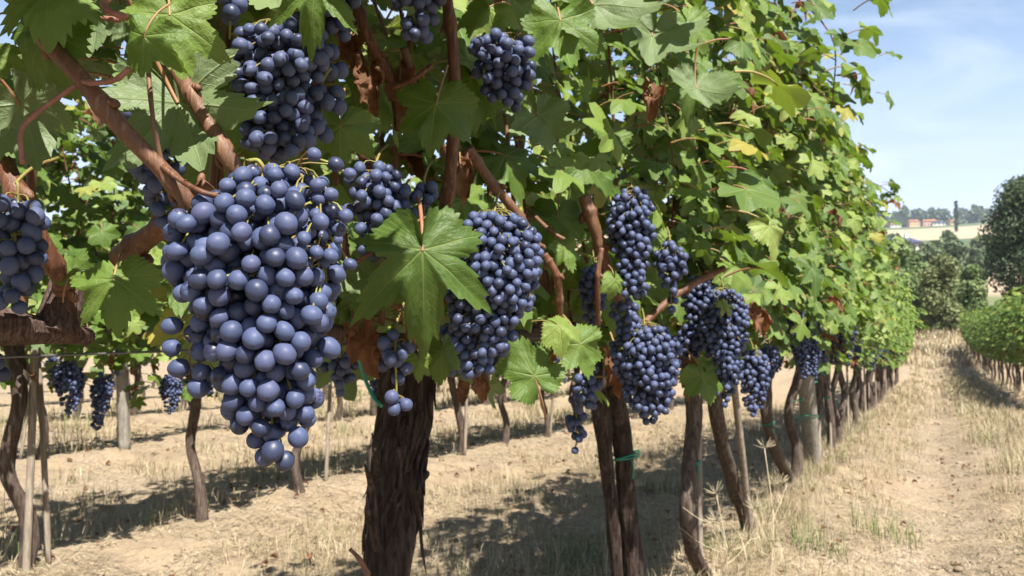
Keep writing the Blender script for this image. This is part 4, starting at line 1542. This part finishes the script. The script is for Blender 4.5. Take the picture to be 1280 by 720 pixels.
# near row beyond the six close vines
y = 5.72
k = 7
while y < 25.5:
    far = y > 13
    who = f'the {ORD[k - 1]} vine of the near row'
    put_vine((PROTO_FAR if far else PROTO_NEAR)[k % (4 if far else 5)], ROW1 + rng.uniform(-.03, .03), y, f'leafy grapevine, {ORD[k - 1]} along the near row counted from the left edge', 'grapevines along the near row', rng.uniform(-.12, .12), (1.0 if y < 9 else .95 if y < 16 else .9), 9 if y < 9 else 4)
    hang(CL_FAR if far else CL_NEAR, ROW1, y, 4 if y < 9 else 3 if y < 16 else 1, who, rng, 1)
    if y < 18 and k % 3 != 1:
        zz = ground_z(ROW1, y)
        S_ = Soup()
        V, F = tube(smooth_path([(.03, .05, -.05), (.02, .09 + rng.uniform(-.05, .05), .6), (.02, .12 + rng.uniform(-.1, .1), 1.2)], 12), .011, 8, bump=bark_bump(k, 4, 2, .05, .06))
        S_.add(V, F)
        tag(link('vine_stake', S_.mesh('vine_stake', [M_STAKE]), None, (ROW1, y + .06, zz)), f'thin stake beside the trunk of {who}', 'stake', 'posts and stakes of the vine rows')
    if y < 11:
        tie((ROW1 + .0, y - .0, ground_z(ROW1, y) + rng.uniform(.3, .6)), .042, f'small green tie on the trunk of {who}', tail=False)
    y += rng.uniform(.76, .88)
    k += 1
# a few more on the close vines E and F
for nm, yy in (('the vine with the pale slanting trunk', 3.95), ('the vine with the knotty knee', 4.85)):
    hang(CL_NEAR, ROW1 + .06, yy, 3, nm, rng, 1)

# the rows behind, and the one across the path
ROWS = [(-12.75, 6.5, 26, 'sixth', 'far'), (-3.15, .55, 20, 'second', 'near'), (-5.55, 2.2, 24, 'third', 'far'), (-7.95, 3.6, 26, 'fourth', 'far'), (-10.35, 5.0, 26, 'fifth', 'far')]
STAKE_ME = None
for X, ys, n, nm, lod in ROWS:
    for i in range(n):
        y = ys + .85 * i + rng.uniform(-.05, .05)
        pr = PROTO_NEAR if lod == 'near' and i < 9 else PROTO_FAR
        vis = project(np.array([X, y, .4]))[0][0] > -4
        if i == 0:
            k = 0
        k += int(vis)
        who = f'{nm} row vine, {ORD[k - 1]} trunk from left edge' if vis else f'the edge-cut {nm} row vine'
        put_vine(pr[(i * 3 + len(nm)) % len(pr)], X + rng.uniform(-.03, .03), y, (f'grapevine in the {nm} row behind, {ORD[k - 1]} trunk from the left edge' if vis else f'grapevine of the {nm} row whose trunk stands just outside the left edge'), f'grapevines of the {nm} row', rng.uniform(-.15, .15), rng.uniform(.86, .93), 9 if lod == 'near' and i < 9 else 3)
        if vis and nm in ('second', 'third') and k <= 12 and k % 4 != 2:
            zz = ground_z(X, y)
            if STAKE_ME is None:
                S_ = Soup()
                V, F = tube(smooth_path([(0, 0, -.05), (.01, .03, .6), (.02, .07, 1.15)], 12), .012, 8, bump=bark_bump(3, 4, 2, .05, .06))
                S_.add(V, F)
                STAKE_ME = S_.mesh('vine_stake', [M_STAKE])
            tag(link('vine_stake', STAKE_ME, None, (X + rng.uniform(-.05, .05), y + .09 + rng.uniform(-.03, .25), zz), (rng.uniform(-.06, .06), rng.uniform(-.06, .06), rng.uniform(0, 6))), f'thin pale stake beside {who}', 'stake', 'posts and stakes of the vine rows')
        if lod == 'near' and i < 12:
            hang(CL_NEAR if i < 7 else CL_FAR, X, y, 4 if i < 10 else 2, who, rng, 1, 1.0, .14)
        elif nm == 'third' and i < 14:
            hang(CL_FAR, X, y, 2, who, rng, 1, 1.0, .13)
        elif nm == 'fourth' and i < 10:
            hang(CL_FAR, X, y, 1, who, rng, 1, 1.0, .12)
y = 15.6
k = 0
while y < 44:
    put_vine(PROTO_FAR[(k * 3 + 1) % 4], 1.65 + rng.uniform(-.04, .04), y, f'grapevine in the row across the path, {ORD[k]} from its near end', 'grapevines across the path', rng.uniform(-.15, .15), rng.uniform(.86, .95), 3)
    y += rng.uniform(.78, .88)
    k += 1

post(40, 470, 33, 682, -3.10, .014, 'thin pale stake beside the second row trunk at the left edge', 'vine_stake', M_STAKE, top_z=1.3)
post(153, 500, 156, 590, -5.5, .042, 'pale slim post in the third row', top_z=1.9)
post(475, 500, 477, 530, -5.5, .05, 'pale post far along the third row behind the thick trunk', top_z=1.9)


def wire(X, z, y0, y1, label, r=.0013):
    ys = np.linspace(y0, y1, 60)
    pts = np.stack([np.full(60, X), ys, terrain(np.full(60, X), ys) + z - .004], -1)
    V, F = tube(pts, r, 5)
    s = Soup()
    s.add(V, F)
    c = pts[0]
    tag(link('trellis_wire', s.mesh('trellis_wire', [M_WIRE], c), None, c), label, 'wire', 'trellis wires')


wire(ROW1 + .02, .975, -1.2, 25.5, 'low steel wire under the cordons of the near row')
wire(ROW1, 1.42, -1.2, 25.5, 'middle steel wire among the leaves of the near row')
wire(-3.15, .98, -.6, 17.5, 'steel wire under the cordons of the second row')

# ================================================================== GRASS, STRAW, FALLEN LEAVES
def blades(n, xf, hf, wf, seed, lie=False, green=0.0):
    """Thin bent blades; xf(rng, n) -> x, y."""
    rng = np.random.RandomState(seed)
    x, y = xf(rng, n)
    z = terrain(x, y) + ground_bumps(x, y)
    h = hf * rng.uniform(.4, 1.25, n)
    a = rng.rand(n) * 2 * math.pi
    lean = rng.uniform(.1, 1.25, n) if not lie else rng.uniform(1.2, 1.55, n)
    dist = np.sqrt(x * x + y * y)
    w = wf * rng.uniform(.6, 1.4, n) * np.clip(dist / 6, 1, 5)
    dx, dy = np.cos(a), np.sin(a)
    base = np.stack([x, y, z - .005 + (rng.rand(n) * .018 if lie else 0)], -1)
    sidev = np.stack([-dy, dx, np.zeros(n)], -1)
    up1 = np.stack([dx * np.sin(lean * .6), dy * np.sin(lean * .6), np.cos(lean * .6)], -1)
    up2 = np.stack([dx * np.sin(lean * 1.3), dy * np.sin(lean * 1.3), np.cos(lean * 1.3)], -1)
    if lie:
        up1[:, 2] = rng.uniform(.0, .25, n)
        up2[:, 2] = rng.uniform(-.12, .18, n)
    m = base + up1 * (h * .5)[:, None]
    t = m + up2 * (h * .5)[:, None]
    if lie:
        b0 = base + np.array([0, 0, .008])
    else:
        b0 = base
    V = np.stack([b0 - sidev * w[:, None], b0 + sidev * w[:, None], m - sidev * (w * .8)[:, None], m + sidev * (w * .8)[:, None], t], 1).reshape(-1, 3)
    i = np.arange(n)[:, None] * 5
    quad = i + np.array([[0, 1, 3, 2]])
    tri = i + np.array([[2, 3, 4]])
    r = np.where(rng.rand(n) < green, rng.uniform(.87, 1.0, n), rng.uniform(0, .82, n))
    return V, [quad, tri], np.repeat(r, 5)


def patchy(x0, x1, y0, y1, thr, seed, power=1.0, scale=1.1):
    def f(rng, n):
        xs, ys = [], []
        got = 0
        while got < n:
            x = rng.uniform(x0, x1, n * 2)
            y = y0 + (y1 - y0) * rng.rand(n * 2) ** power
            k = fbm(np.stack([x, y], -1) * scale, 3, seed) > thr
            xs.append(x[k])
            ys.append(y[k])
            got += k.sum()
        return np.concatenate(xs)[:n], np.concatenate(ys)[:n]
    return f


def tufts(centres, per, rad):
    c = np.asarray(centres)

    def f(rng, n):
        i = rng.randint(0, len(c), n)
        a = rng.rand(n) * 6.283
        q = rad * np.sqrt(rng.rand(n))
        return c[i, 0] + np.cos(a) * q, c[i, 1] + np.sin(a) * q
    return f


def scatter_centres(n, x0, x1, y0, y1, seed, power=1.3):
    r = np.random.RandomState(seed)
    return np.stack([r.uniform(x0, x1, n), y0 + (y1 - y0) * r.rand(n) ** power], -1)


s = Soup()
for args in (
        (9000, tufts(scatter_centres(170, -.75, -.12, 3.0, 22, 1), 0, .13), .12, .0010, 1, False, .06),
        (15000, tufts(scatter_centres(190, .42, 1.05, 3.2, 30, 2), 0, .16), .17, .0011, 2, False, .16),
        (16000, tufts(scatter_centres(330, -2.7, -.55, 2.4, 14, 3), 0, .16), .13, .0010, 3, False, .08),
        (3500, tufts([(ROW1 + .05, 1.15 + .83 * k) for k in range(14)], 0, .16), .13, .0011, 31, False, .3),
        (8000, tufts(scatter_centres(150, -5.2, -3.3, 2.0, 12, 4), 0, .16), .16, .0014, 4, False, .22),
        (6000, tufts(scatter_centres(120, -10, -5.6, 3.5, 18, 5), 0, .22), .22, .0018, 5, False, .2),
        (7000, patchy(-.6, 2.0, 14, 46, -.05, 6, 1.0), .16, .0016, 6, False, .08),
        (12000, patchy(-7, 7, 36, 60, -.2, 7, 1.0, .3), .50, .004, 7, False, .06),
        (1800, tufts([(-.3, 57), (.6, 58), (2.6, 56), (3.4, 57)], 0, .8), .9, .006, 8, False, .95),
        (600, tufts([(-1.25, 3.3), (-1.35, 3.55), (-.2, 4.5), (-.45, 3.9), (-1.5, 5.2)], 0, .16), .16, .0016, 9, False, .8)):
    V, F, r = blades(*args)
    s.add(V, F, rnd=r)
kind(link('dry_grass', s.mesh('dry_grass', [M_STRAW], smooth=False)), 'stuff')
s = Soup()
for args in (
        (34000, patchy(-.7, 1.9, 2.4, 18, -.10, 21, 1.7), .13, .0012, 11, True, .03),
        (34000, patchy(-3.2, -.6, 2.2, 13, -.12, 22, 1.5), .12, .0012, 12, True, .03),
        (14000, patchy(-8, -3.2, 1.8, 14, -.10, 23, 1.2), .15, .0016, 13, True, .05)):
    V, F, r = blades(*args)
    s.add(V, F, rnd=r)
for args, lo, hi in (((6000, patchy(-.7, 1.9, 2.3, 20, -.2, 25, 1.7), .26, .0016, 14, True), 0, .12), ((6000, patchy(-3.0, -.6, 2.2, 13, -.2, 26, 1.4), .22, .0016, 15, True), 0, .12), ((1600, patchy(-8, -3.2, 1.8, 14, -.2, 27, 1.2), .26, .002, 16, True), 0, .12)):
    V, F, r = blades(*args)
    s.add(V, F, rnd=lo + (hi - lo) * r)
kind(link('straw_litter', s.mesh('straw_litter', [M_STRAW], smooth=False)), 'stuff')
fl = []
r0 = np.random.RandomState(33)
for i in range(640):
    x, y = (r0.uniform(-1.9, .9), 2.4 + 12 * r0.rand() ** 1.5) if i < 260 else (r0.uniform(-6, -2), r0.uniform(2, 10))
    n_ = np.array([r0.uniform(-.5, .5), r0.uniform(-.5, .5), 1.0])
    fl.append([np.array([x, y, ground_z(x, y) + .015]), basis(np.array([r0.uniform(-1, 1), r0.uniform(-1, 1), 0.01]), n_), r0.uniform(.018, .055), r0.rand(), True])
kind(link('fallen_leaves', leaves_mesh('fallen_leaves', fl, 2, np.zeros(3))), 'stuff')
# clods of dry earth
s = Soup()
for i in range(1500):
    x, y = (r0.uniform(-3.0, 1.3), 2.4 + 9 * r0.rand() ** 1.4)
    V = SPH_LO[0] * np.array([1, r0.uniform(.6, 1), r0.uniform(.4, .7)])
    V = V * (1 + .5 * fbm(SPH_LO[0] * 1.5 + i, 2, i)[:, None]) * r0.uniform(.004, .03) * r0.uniform(.5, 1)
    s.add(V + np.array([x, y, ground_z(x, y) + .003]), SPH_LO[1])
kind(link('earth_clods', s.mesh('earth_clods', [M_GROUND])), 'stuff')

# dry weed skeletons by the near row
def weed(px, py, X, h, label, seed):
    r = np.random.RandomState(seed)
    b = on_plane(px, py, X)
    b[2] = ground_z(b[0], b[1])
    root = thing('dry_weed', b, label, 'weed')
    s = Soup()
    top = np.array([r.uniform(-.1, .1), r.uniform(-.05, .05), h])
    V, F = tube(smooth_path([(0, 0, 0), top * .5 + np.array([.02, 0, 0]), top], 10), np.linspace(.0024, .0014, 10), 5)
    s.add(V, F, rnd=.75)
    heads = [top]
    for k in range(6):
        f = r.uniform(.25, .8)
        a = top * f
        e = a + np.array([r.uniform(-.14, .14), r.uniform(-.12, .12), h * r.uniform(.12, .32)])
        V, F = tube(smooth_path([a, (a + e) / 2 + np.array([0, 0, -.01]), e], 6), np.linspace(.0016, .0009, 6), 4)
        s.add(V, F, rnd=.7)
        heads.append(e)
    link('stalk', s.mesh('stalk', [M_STRAW]), root)
    for hd in heads[:4]:
        s = Soup()
        for k in range(18):
            d = np.array([r.normal(), r.normal(), abs(r.normal()) * .6 + .1])
            d /= np.linalg.norm(d)
            V, F = tube(np.array([hd, hd + d * .02, hd + d * .042 + np.array([0, 0, .004])]), [.0008, .0007, .0004], 3)
            s.add(V, F, rnd=.72)
        link('seed_head', s.mesh('seed_head', [M_STRAW]), root)


weed(962, 700, -.52, .50, 'tall dry weed with spiky seed heads before the knotty trunk', 1)
weed(905, 712, -.62, .38, 'thin dry weed between the curved trunk and the slanting trunk', 2)
weed(1065, 640, -.35, .22, 'low dry weed at the edge of the path', 3)

# ================================================================== FAR COUNTRY
CR_DARK = crown_material('dark_tree_leaves', (0.034, 0.058, 0.030), (0.070, 0.104, 0.050), (0.13, 0.165, 0.08))
CR_MID = crown_material('bush_leaves', (0.075, 0.12, 0.042), (0.14, 0.20, 0.072), (0.23, 0.28, 0.11))
CR_PALE = crown_material('pale_shrub_leaves', (0.10, 0.13, 0.052), (0.17, 0.20, 0.085), (0.27, 0.27, 0.125))
CR_FAR = crown_material('distant_leaves', (0.065, 0.10, 0.048), (0.115, 0.155, 0.075), (0.18, 0.22, 0.105))


def crown_mesh(blobs, n, size, mat, seed, origin, squash=1.0):
    r = np.random.RandomState(seed)
    blobs = np.asarray(blobs, dtype=float)
    w = blobs[:, 3] ** 2
    i = r.choice(len(blobs), n, p=w / w.sum())
    d = r.normal(size=(n, 3))
    d /= np.linalg.norm(d, axis=1)[:, None]
    q = blobs[i, 3] * (1 - .55 * r.rand(n) ** 1.6) * (1 + .25 * (vnoise(d * 2.2 + i[:, None] * 3.7, seed) - .4))
    c = blobs[i, :3] + d * q[:, None] * np.array([1, 1, squash])
    nn = d + r.normal(size=(n, 3)) * .6
    nn /= np.linalg.norm(nn, axis=1)[:, None]
    u = np.cross(nn, r.normal(size=(n, 3)))
    u /= np.linalg.norm(u, axis=1)[:, None]
    v = np.cross(nn, u)
    s_ = size * r.uniform(.5, 1.4, n)[:, None]
    bend = nn * s_ * .25
    V = np.stack([c - u * s_, c - v * s_ * .6 + bend, c + u * s_, c + v * s_ * .6 + bend], 1).reshape(-1, 3)
    a = np.arange(n)[:, None] * 4
    tone = np.clip(r.rand(n) * .6 + .4 * vnoise(c * 1.1 / max(size * 6, .5), seed + 1), 0, 1)
    return make_mesh('crown', V - origin, [a + np.array([[0, 1, 2]]), a + np.array([[0, 2, 3]])], [mat], {'rnd': np.repeat(tone, 4)}, smooth=False)


def tree(name, label, cat, px, depth, top_py, w_px, mat, seed, n=3000, leaf=.14, base_frac=.15, shape='round', sink=0.0):
    c = P(px, 360, depth)
    z0 = float(terrain(np.array([c[0]]), np.array([c[1]]))[0]) - sink
    ztop = P(px, top_py, depth)[2]
    h = ztop - z0
    w = w_px / FPX * depth / 2
    base = np.array([c[0], c[1], z0])
    r = np.random.RandomState(seed)
    root = thing(name, base, label, cat)
    blobs = []
    nb = 26
    for k in range(nb):
        f = base_frac + (1 - base_frac) * (k + r.rand()) / nb
        if shape == 'round':
            env = math.sqrt(max(0.02, 1 - (2 * (f - base_frac) / (1 - base_frac) - 1) ** 2)) * .85 + .1
        elif shape == 'cone':
            env = (1.05 - (f - base_frac) / (1 - base_frac)) ** .7
        else:
            env = .9 * (1 - abs(f - .45)) + .1
        a = r.rand() * 6.283
        br = w * r.uniform(.28, .46) * (env * .6 + .4)
        q = max(0, w * env - br) * math.sqrt(r.rand())
        blobs.append((base[0] + math.cos(a) * q, base[1] + math.sin(a) * q, min(z0 + h * f, ztop - br * .9), br))
    s = Soup()
    V, F = tube(smooth_path([(0, 0, -.3), (w * .05, 0, h * .3), (0, w * .04, h * .75)], 8), np.linspace(max(.06, w * .09), w * .03, 8), 8)
    s.add(V, F)
    for b in blobs[::3]:
        e = np.array(b[:3]) - base
        a = np.array([0, 0, max(.1, e[2] * .55)])
        V, F = tube(smooth_path([a, (a + e) / 2 + np.array([0, 0, -.05 * h]), e], 6), np.linspace(w * .035, w * .012, 6), 5)
        s.add(V, F)
    link('trunk', s.mesh('trunk', [M_TRUNK]), root)
    link('crown', crown_mesh(blobs, n, leaf, mat, seed, base), root)
    return root


tree('dark_tree', 'tall dark green tree at the right edge beyond the vineyard', 'tree', 1296, 54, 220, 165, CR_DARK, 1, 22000, .115, .04, 'round')
tree('bush', 'rounded dark green bush at the end of the near row', 'bush', 1122, 52, 300, 74, CR_MID, 3, 6500, .13, .02, 'round')
tree('bush', 'pale olive shrub with wispy tips at the end of the path', 'bush', 1178, 50, 318, 74, CR_PALE, 4, 6000, .12, .0, 'round')
tree('bush', 'low green bush between the pale shrub and the dark tree', 'bush', 1212, 55, 332, 66, CR_MID, 5, 6500, .13, .0, 'round')
tree('bush', 'small green bush between the rounded bush and pale shrub', 'bush', 1148, 58, 318, 62, CR_MID, 6, 6500, .13, .0, 'round')
far_trees = [
    ('round green tree in the valley before the blue roof', 1108, 120, 303, 36), ('broad dark tree in the valley behind the rounded bush', 1130, 128, 301, 46), ('dense green tree in the valley above the pale shrub', 1168, 150, 303, 52),
    ('wide green tree in the valley beside the tree by the ploughed field', 1192, 160, 298, 46), ('low valley tree above the ploughed field', 1222, 150, 312, 44), ('valley tree half hidden by the vine tips', 1078, 140, 300, 44),
    ('small valley bush before the green slope', 1150, 200, 304, 30), ('round tree standing alone at the foot of the stubble field', 1186, 260, 290, 19), ('valley tree close to the tall dark tree', 1232, 200, 296, 40),
    ('bushy tree at the lower edge of the stubble field', 1120, 300, 295, 34), ('bushy tree on the green slope beside the stubble field', 1092, 290, 294, 32)]
for k, (lb, px, dep, tp, w) in enumerate(far_trees):
    tree('tree', lb, 'tree', px, dep, tp, w, CR_FAR, 30 + k, 1500, .0042 * dep, .0, 'round')
ridge = [(1062, 254, 22), (1082, 257, 24), (1100, 261, 18), (1118, 260, 15), (1134, 255, 17), (1150, 257, 18), (1166, 256, 22), (1181, 255, 30), (1204, 258, 22), (1222, 253, 26), (1236, 257, 20), (1250, 256, 24), (1268, 256, 26)]
RL = ['pale broad crowned', 'low wide', 'flat dark', 'small round', 'dark domed', 'medium bushy', 'rounded grey green', 'big dark spreading', 'leafy', 'bold dark', 'small bushy', 'soft green', 'wide hidden']
for k, (px, tp, w) in enumerate(ridge):
    tree('tree', f'{RL[k]} tree on the far ridge, {ORD[k]} from the vines', 'tree', px + (k * 37 % 7) - 3, 880 + 30 * (k % 3), tp + 3 + (k * 5) % 4, w * (1.15 + .25 * (k % 3)), CR_FAR, 60 + k, 700, 3.0, .0, 'round', 2)
for k, (lb, px, dep, tp, w) in enumerate([('tall dark cypress on the stubble field', 1197, 560, 251, 5.5), ('slim cypress at the edge of the stubble field, nearer the vines', 1098, 520, 270, 3.4), ('slim cypress beside its twin by the stubble field, nearer the houses', 1104, 520, 271, 3.4)]):
    tree('cypress', lb, 'cypress', px, dep, tp, w, CR_DARK, 80 + k, 500, 1.0, .0, 'column')

M_WALL_O = simple_mat('ochre_plaster', (0.55, 0.38, 0.22), .9, .1, .15, .5)
M_WALL_W = simple_mat('white_plaster', (0.62, 0.58, 0.52), .9, .1, .1, .5)
M_WALL_P = simple_mat('pink_plaster', (0.55, 0.35, 0.28), .9, .1, .15, .5)
M_ROOF = simple_mat('terracotta_tiles', (0.34, 0.15, 0.09), .9, .1, .3, .6)
M_ROOF_G = simple_mat('slate_blue_roof', (0.06, 0.075, 0.14), .5, .4, .2, .6)
M_GLASS = simple_mat('dark_window', (0.02, 0.025, 0.03), .2, .5)


def box(s, x0, x1, y0, y1, z0, z1, **a):
    V = np.array([(x, y, z) for x in (x0, x1) for y in (y0, y1) for z in (z0, z1)])
    s.add(V, [np.array([(0, 1, 3, 2), (4, 6, 7, 5), (0, 4, 5, 1), (2, 3, 7, 6), (0, 2, 6, 4), (1, 5, 7, 3)])], **a)


def house(label, px, dep, w, d, h, roof_h, wall, roof, rz, windows=3, floors=1, cat='house', name='house', py_base=None):
    c = P(px, 360, dep)
    z0 = float(terrain(np.array([c[0]]), np.array([c[1]]))[0]) - .5
    if py_base:
        z0 = max(z0, P(px, py_base, dep)[2])
    root = thing(name, (c[0], c[1], z0), label, cat)
    root.rotation_euler = (0, 0, rz)
    s = Soup()
    box(s, -w / 2, w / 2, -d / 2, d / 2, -3, h)
    link('wall', s.mesh('wall', [wall], smooth=False), root)
    s = Soup()
    o = .5
    V = np.array([(-w / 2 - o, -d / 2 - o, h + .02), (w / 2 + o, -d / 2 - o, h + .02), (w / 2 + o, d / 2 + o, h + .02), (-w / 2 - o, d / 2 + o, h + .02),
                  (-w / 2 - o, -d / 2 - o, h + .25), (w / 2 + o, -d / 2 - o, h + .25), (w / 2 + o, d / 2 + o, h + .25), (-w / 2 - o, d / 2 + o, h + .25), (-w / 2 * .8, 0, h + roof_h), (w / 2 * .8, 0, h + roof_h)])
    s.add(V, [np.array([(3, 2, 1, 0), (0, 1, 5, 4), (2, 3, 7, 6), (1, 2, 6, 5), (3, 0, 4, 7), (4, 5, 9, 8), (6, 7, 8, 9)]), np.array([(5, 6, 9), (7, 4, 8)])])
    link('roof', s.mesh('roof', [roof], smooth=False), root)
    for f in range(floors):
        for k in range(windows):
            x = -w / 2 + w * (k + .5) / windows
            s = Soup()
            zb = .9 + 2.9 * f
            box(s, x - .5, x + .5, -d / 2 - .06, -d / 2 + .1, zb, zb + 1.4)
            link('window', s.mesh('window', [M_GLASS], smooth=False), root)
    s = Soup()
    box(s, w * .28, w * .28 + .6, -.3, .3, h + roof_h * .5, h + roof_h + .7)
    link('chimney', s.mesh('chimney', [wall], smooth=False), root)


house('ochre house with red tiled roof on the far ridge', 1143, 800, 9, 8, 4.2, 2.0, M_WALL_O, M_ROOF, .35, 3, 1)
house('large pinkish farmhouse with wide roof on the far ridge', 1163, 810, 12, 9, 4.6, 2.2, M_WALL_P, M_ROOF, .2, 4, 1)
house('low dark roofed barn beside the large pinkish farmhouse', 1174, 805, 11, 8, 2.8, 1.5, M_WALL_W, M_ROOF_G, .25, 3, 1, 'barn', 'barn')
house('long white house on the far ridge', 1120, 800, 9, 7, 3.0, 1.5, M_WALL_W, M_ROOF, .3, 3, 1)
house('white house on the far ridge closest to the twin cypresses', 1098, 800, 10, 7, 3.0, 1.6, M_WALL_W, M_ROOF, .3, 4, 1)
house('reddish house on the far ridge just clear of the vines', 1075, 800, 8, 7, 4.2, 2.0, M_WALL_P, M_ROOF, .3, 2, 1)
house('small ochre house between the farmhouse and the tall cypress', 1192, 790, 5, 5, 3.4, 1.5, M_WALL_O, M_ROOF, .3, 2, 1)
house('red roofed house on the ridge behind the tall dark tree', 1246, 780, 8, 7, 6, 2.0, M_WALL_P, M_ROOF, .3, 3, 2)
house('long valley shed with a slate blue roof among the trees', 1118, 170, 7.5, 5, 2.6, 1.3, M_WALL_W, M_ROOF_G, .4, 3, 1, 'shed', 'shed', py_base=322)

M_STEEL = simple_mat('galvanised_steel', (.32, .33, .35), .5, .4)


def pylon(px, dep, h, label):
    c = P(px, 360, dep)
    z0 = float(terrain(np.array([c[0]]), np.array([c[1]]))[0]) - 1
    root = thing('pylon', (c[0], c[1], z0), label, 'pylon', None)
    s = Soup()
    wd = h * .10
    cor = [(-1, -1), (1, -1), (1, 1), (-1, 1)]
    lv = np.linspace(0, 1, 7)
    pt = lambda q, f: np.array([q[0] * wd * (1 - .9 * f), q[1] * wd * (1 - .9 * f), h * f])
    for i, q in enumerate(cor):
        V, F = tube(np.array([pt(q, 0), pt(q, .5), pt(q, 1)]), .16, 4)
        s.add(V, F)
        q2 = cor[(i + 1) % 4]
        for a, b in zip(lv[:-1], lv[1:]):
            V, F = tube(np.array([pt(q, a), pt(q2, b)]), .09, 4)
            s.add(V, F)
    link('mast', s.mesh('mast', [M_STEEL]), root)
    for f, l in ((.72, .2), (.84, .16), (.95, .11)):
        s = Soup()
        V, F = tube(np.array([(-h * l, 0, h * f), (0, 0, h * (f + .015)), (h * l, 0, h * f)]), .16, 4)
        s.add(V, F)
        link('crossarm', s.mesh('crossarm', [M_STEEL]), root)
    root.rotation_euler = (0, 0, .5)


pylon(1213, 940, 30, 'lattice power pylon on the ridge nearer the cypress')
pylon(1223, 980, 28, 'lattice power pylon on the ridge nearer the tall dark tree')


# ------------------------------------------------------------------ summer haze in the air
m_hz, nt = new_mat('haze')
t = NT(nt)
vol = t.n('ShaderNodeVolumePrincipled')
vol.inputs['Color'].default_value = (0.75, 0.85, 1.0, 1)
vol.inputs['Density'].default_value = 0.00024
vol.inputs['Anisotropy'].default_value = 0.2
o_ = t.n('ShaderNodeOutputMaterial')
nt.links.new(vol.outputs[0], o_.inputs['Volume'])
s = Soup()
box(s, -1600, 1600, -400, 2000, -3, 135)
kind(link('haze', s.mesh('haze', [m_hz], smooth=False)), 'stuff')
scene.cycles.volume_bounces = 0
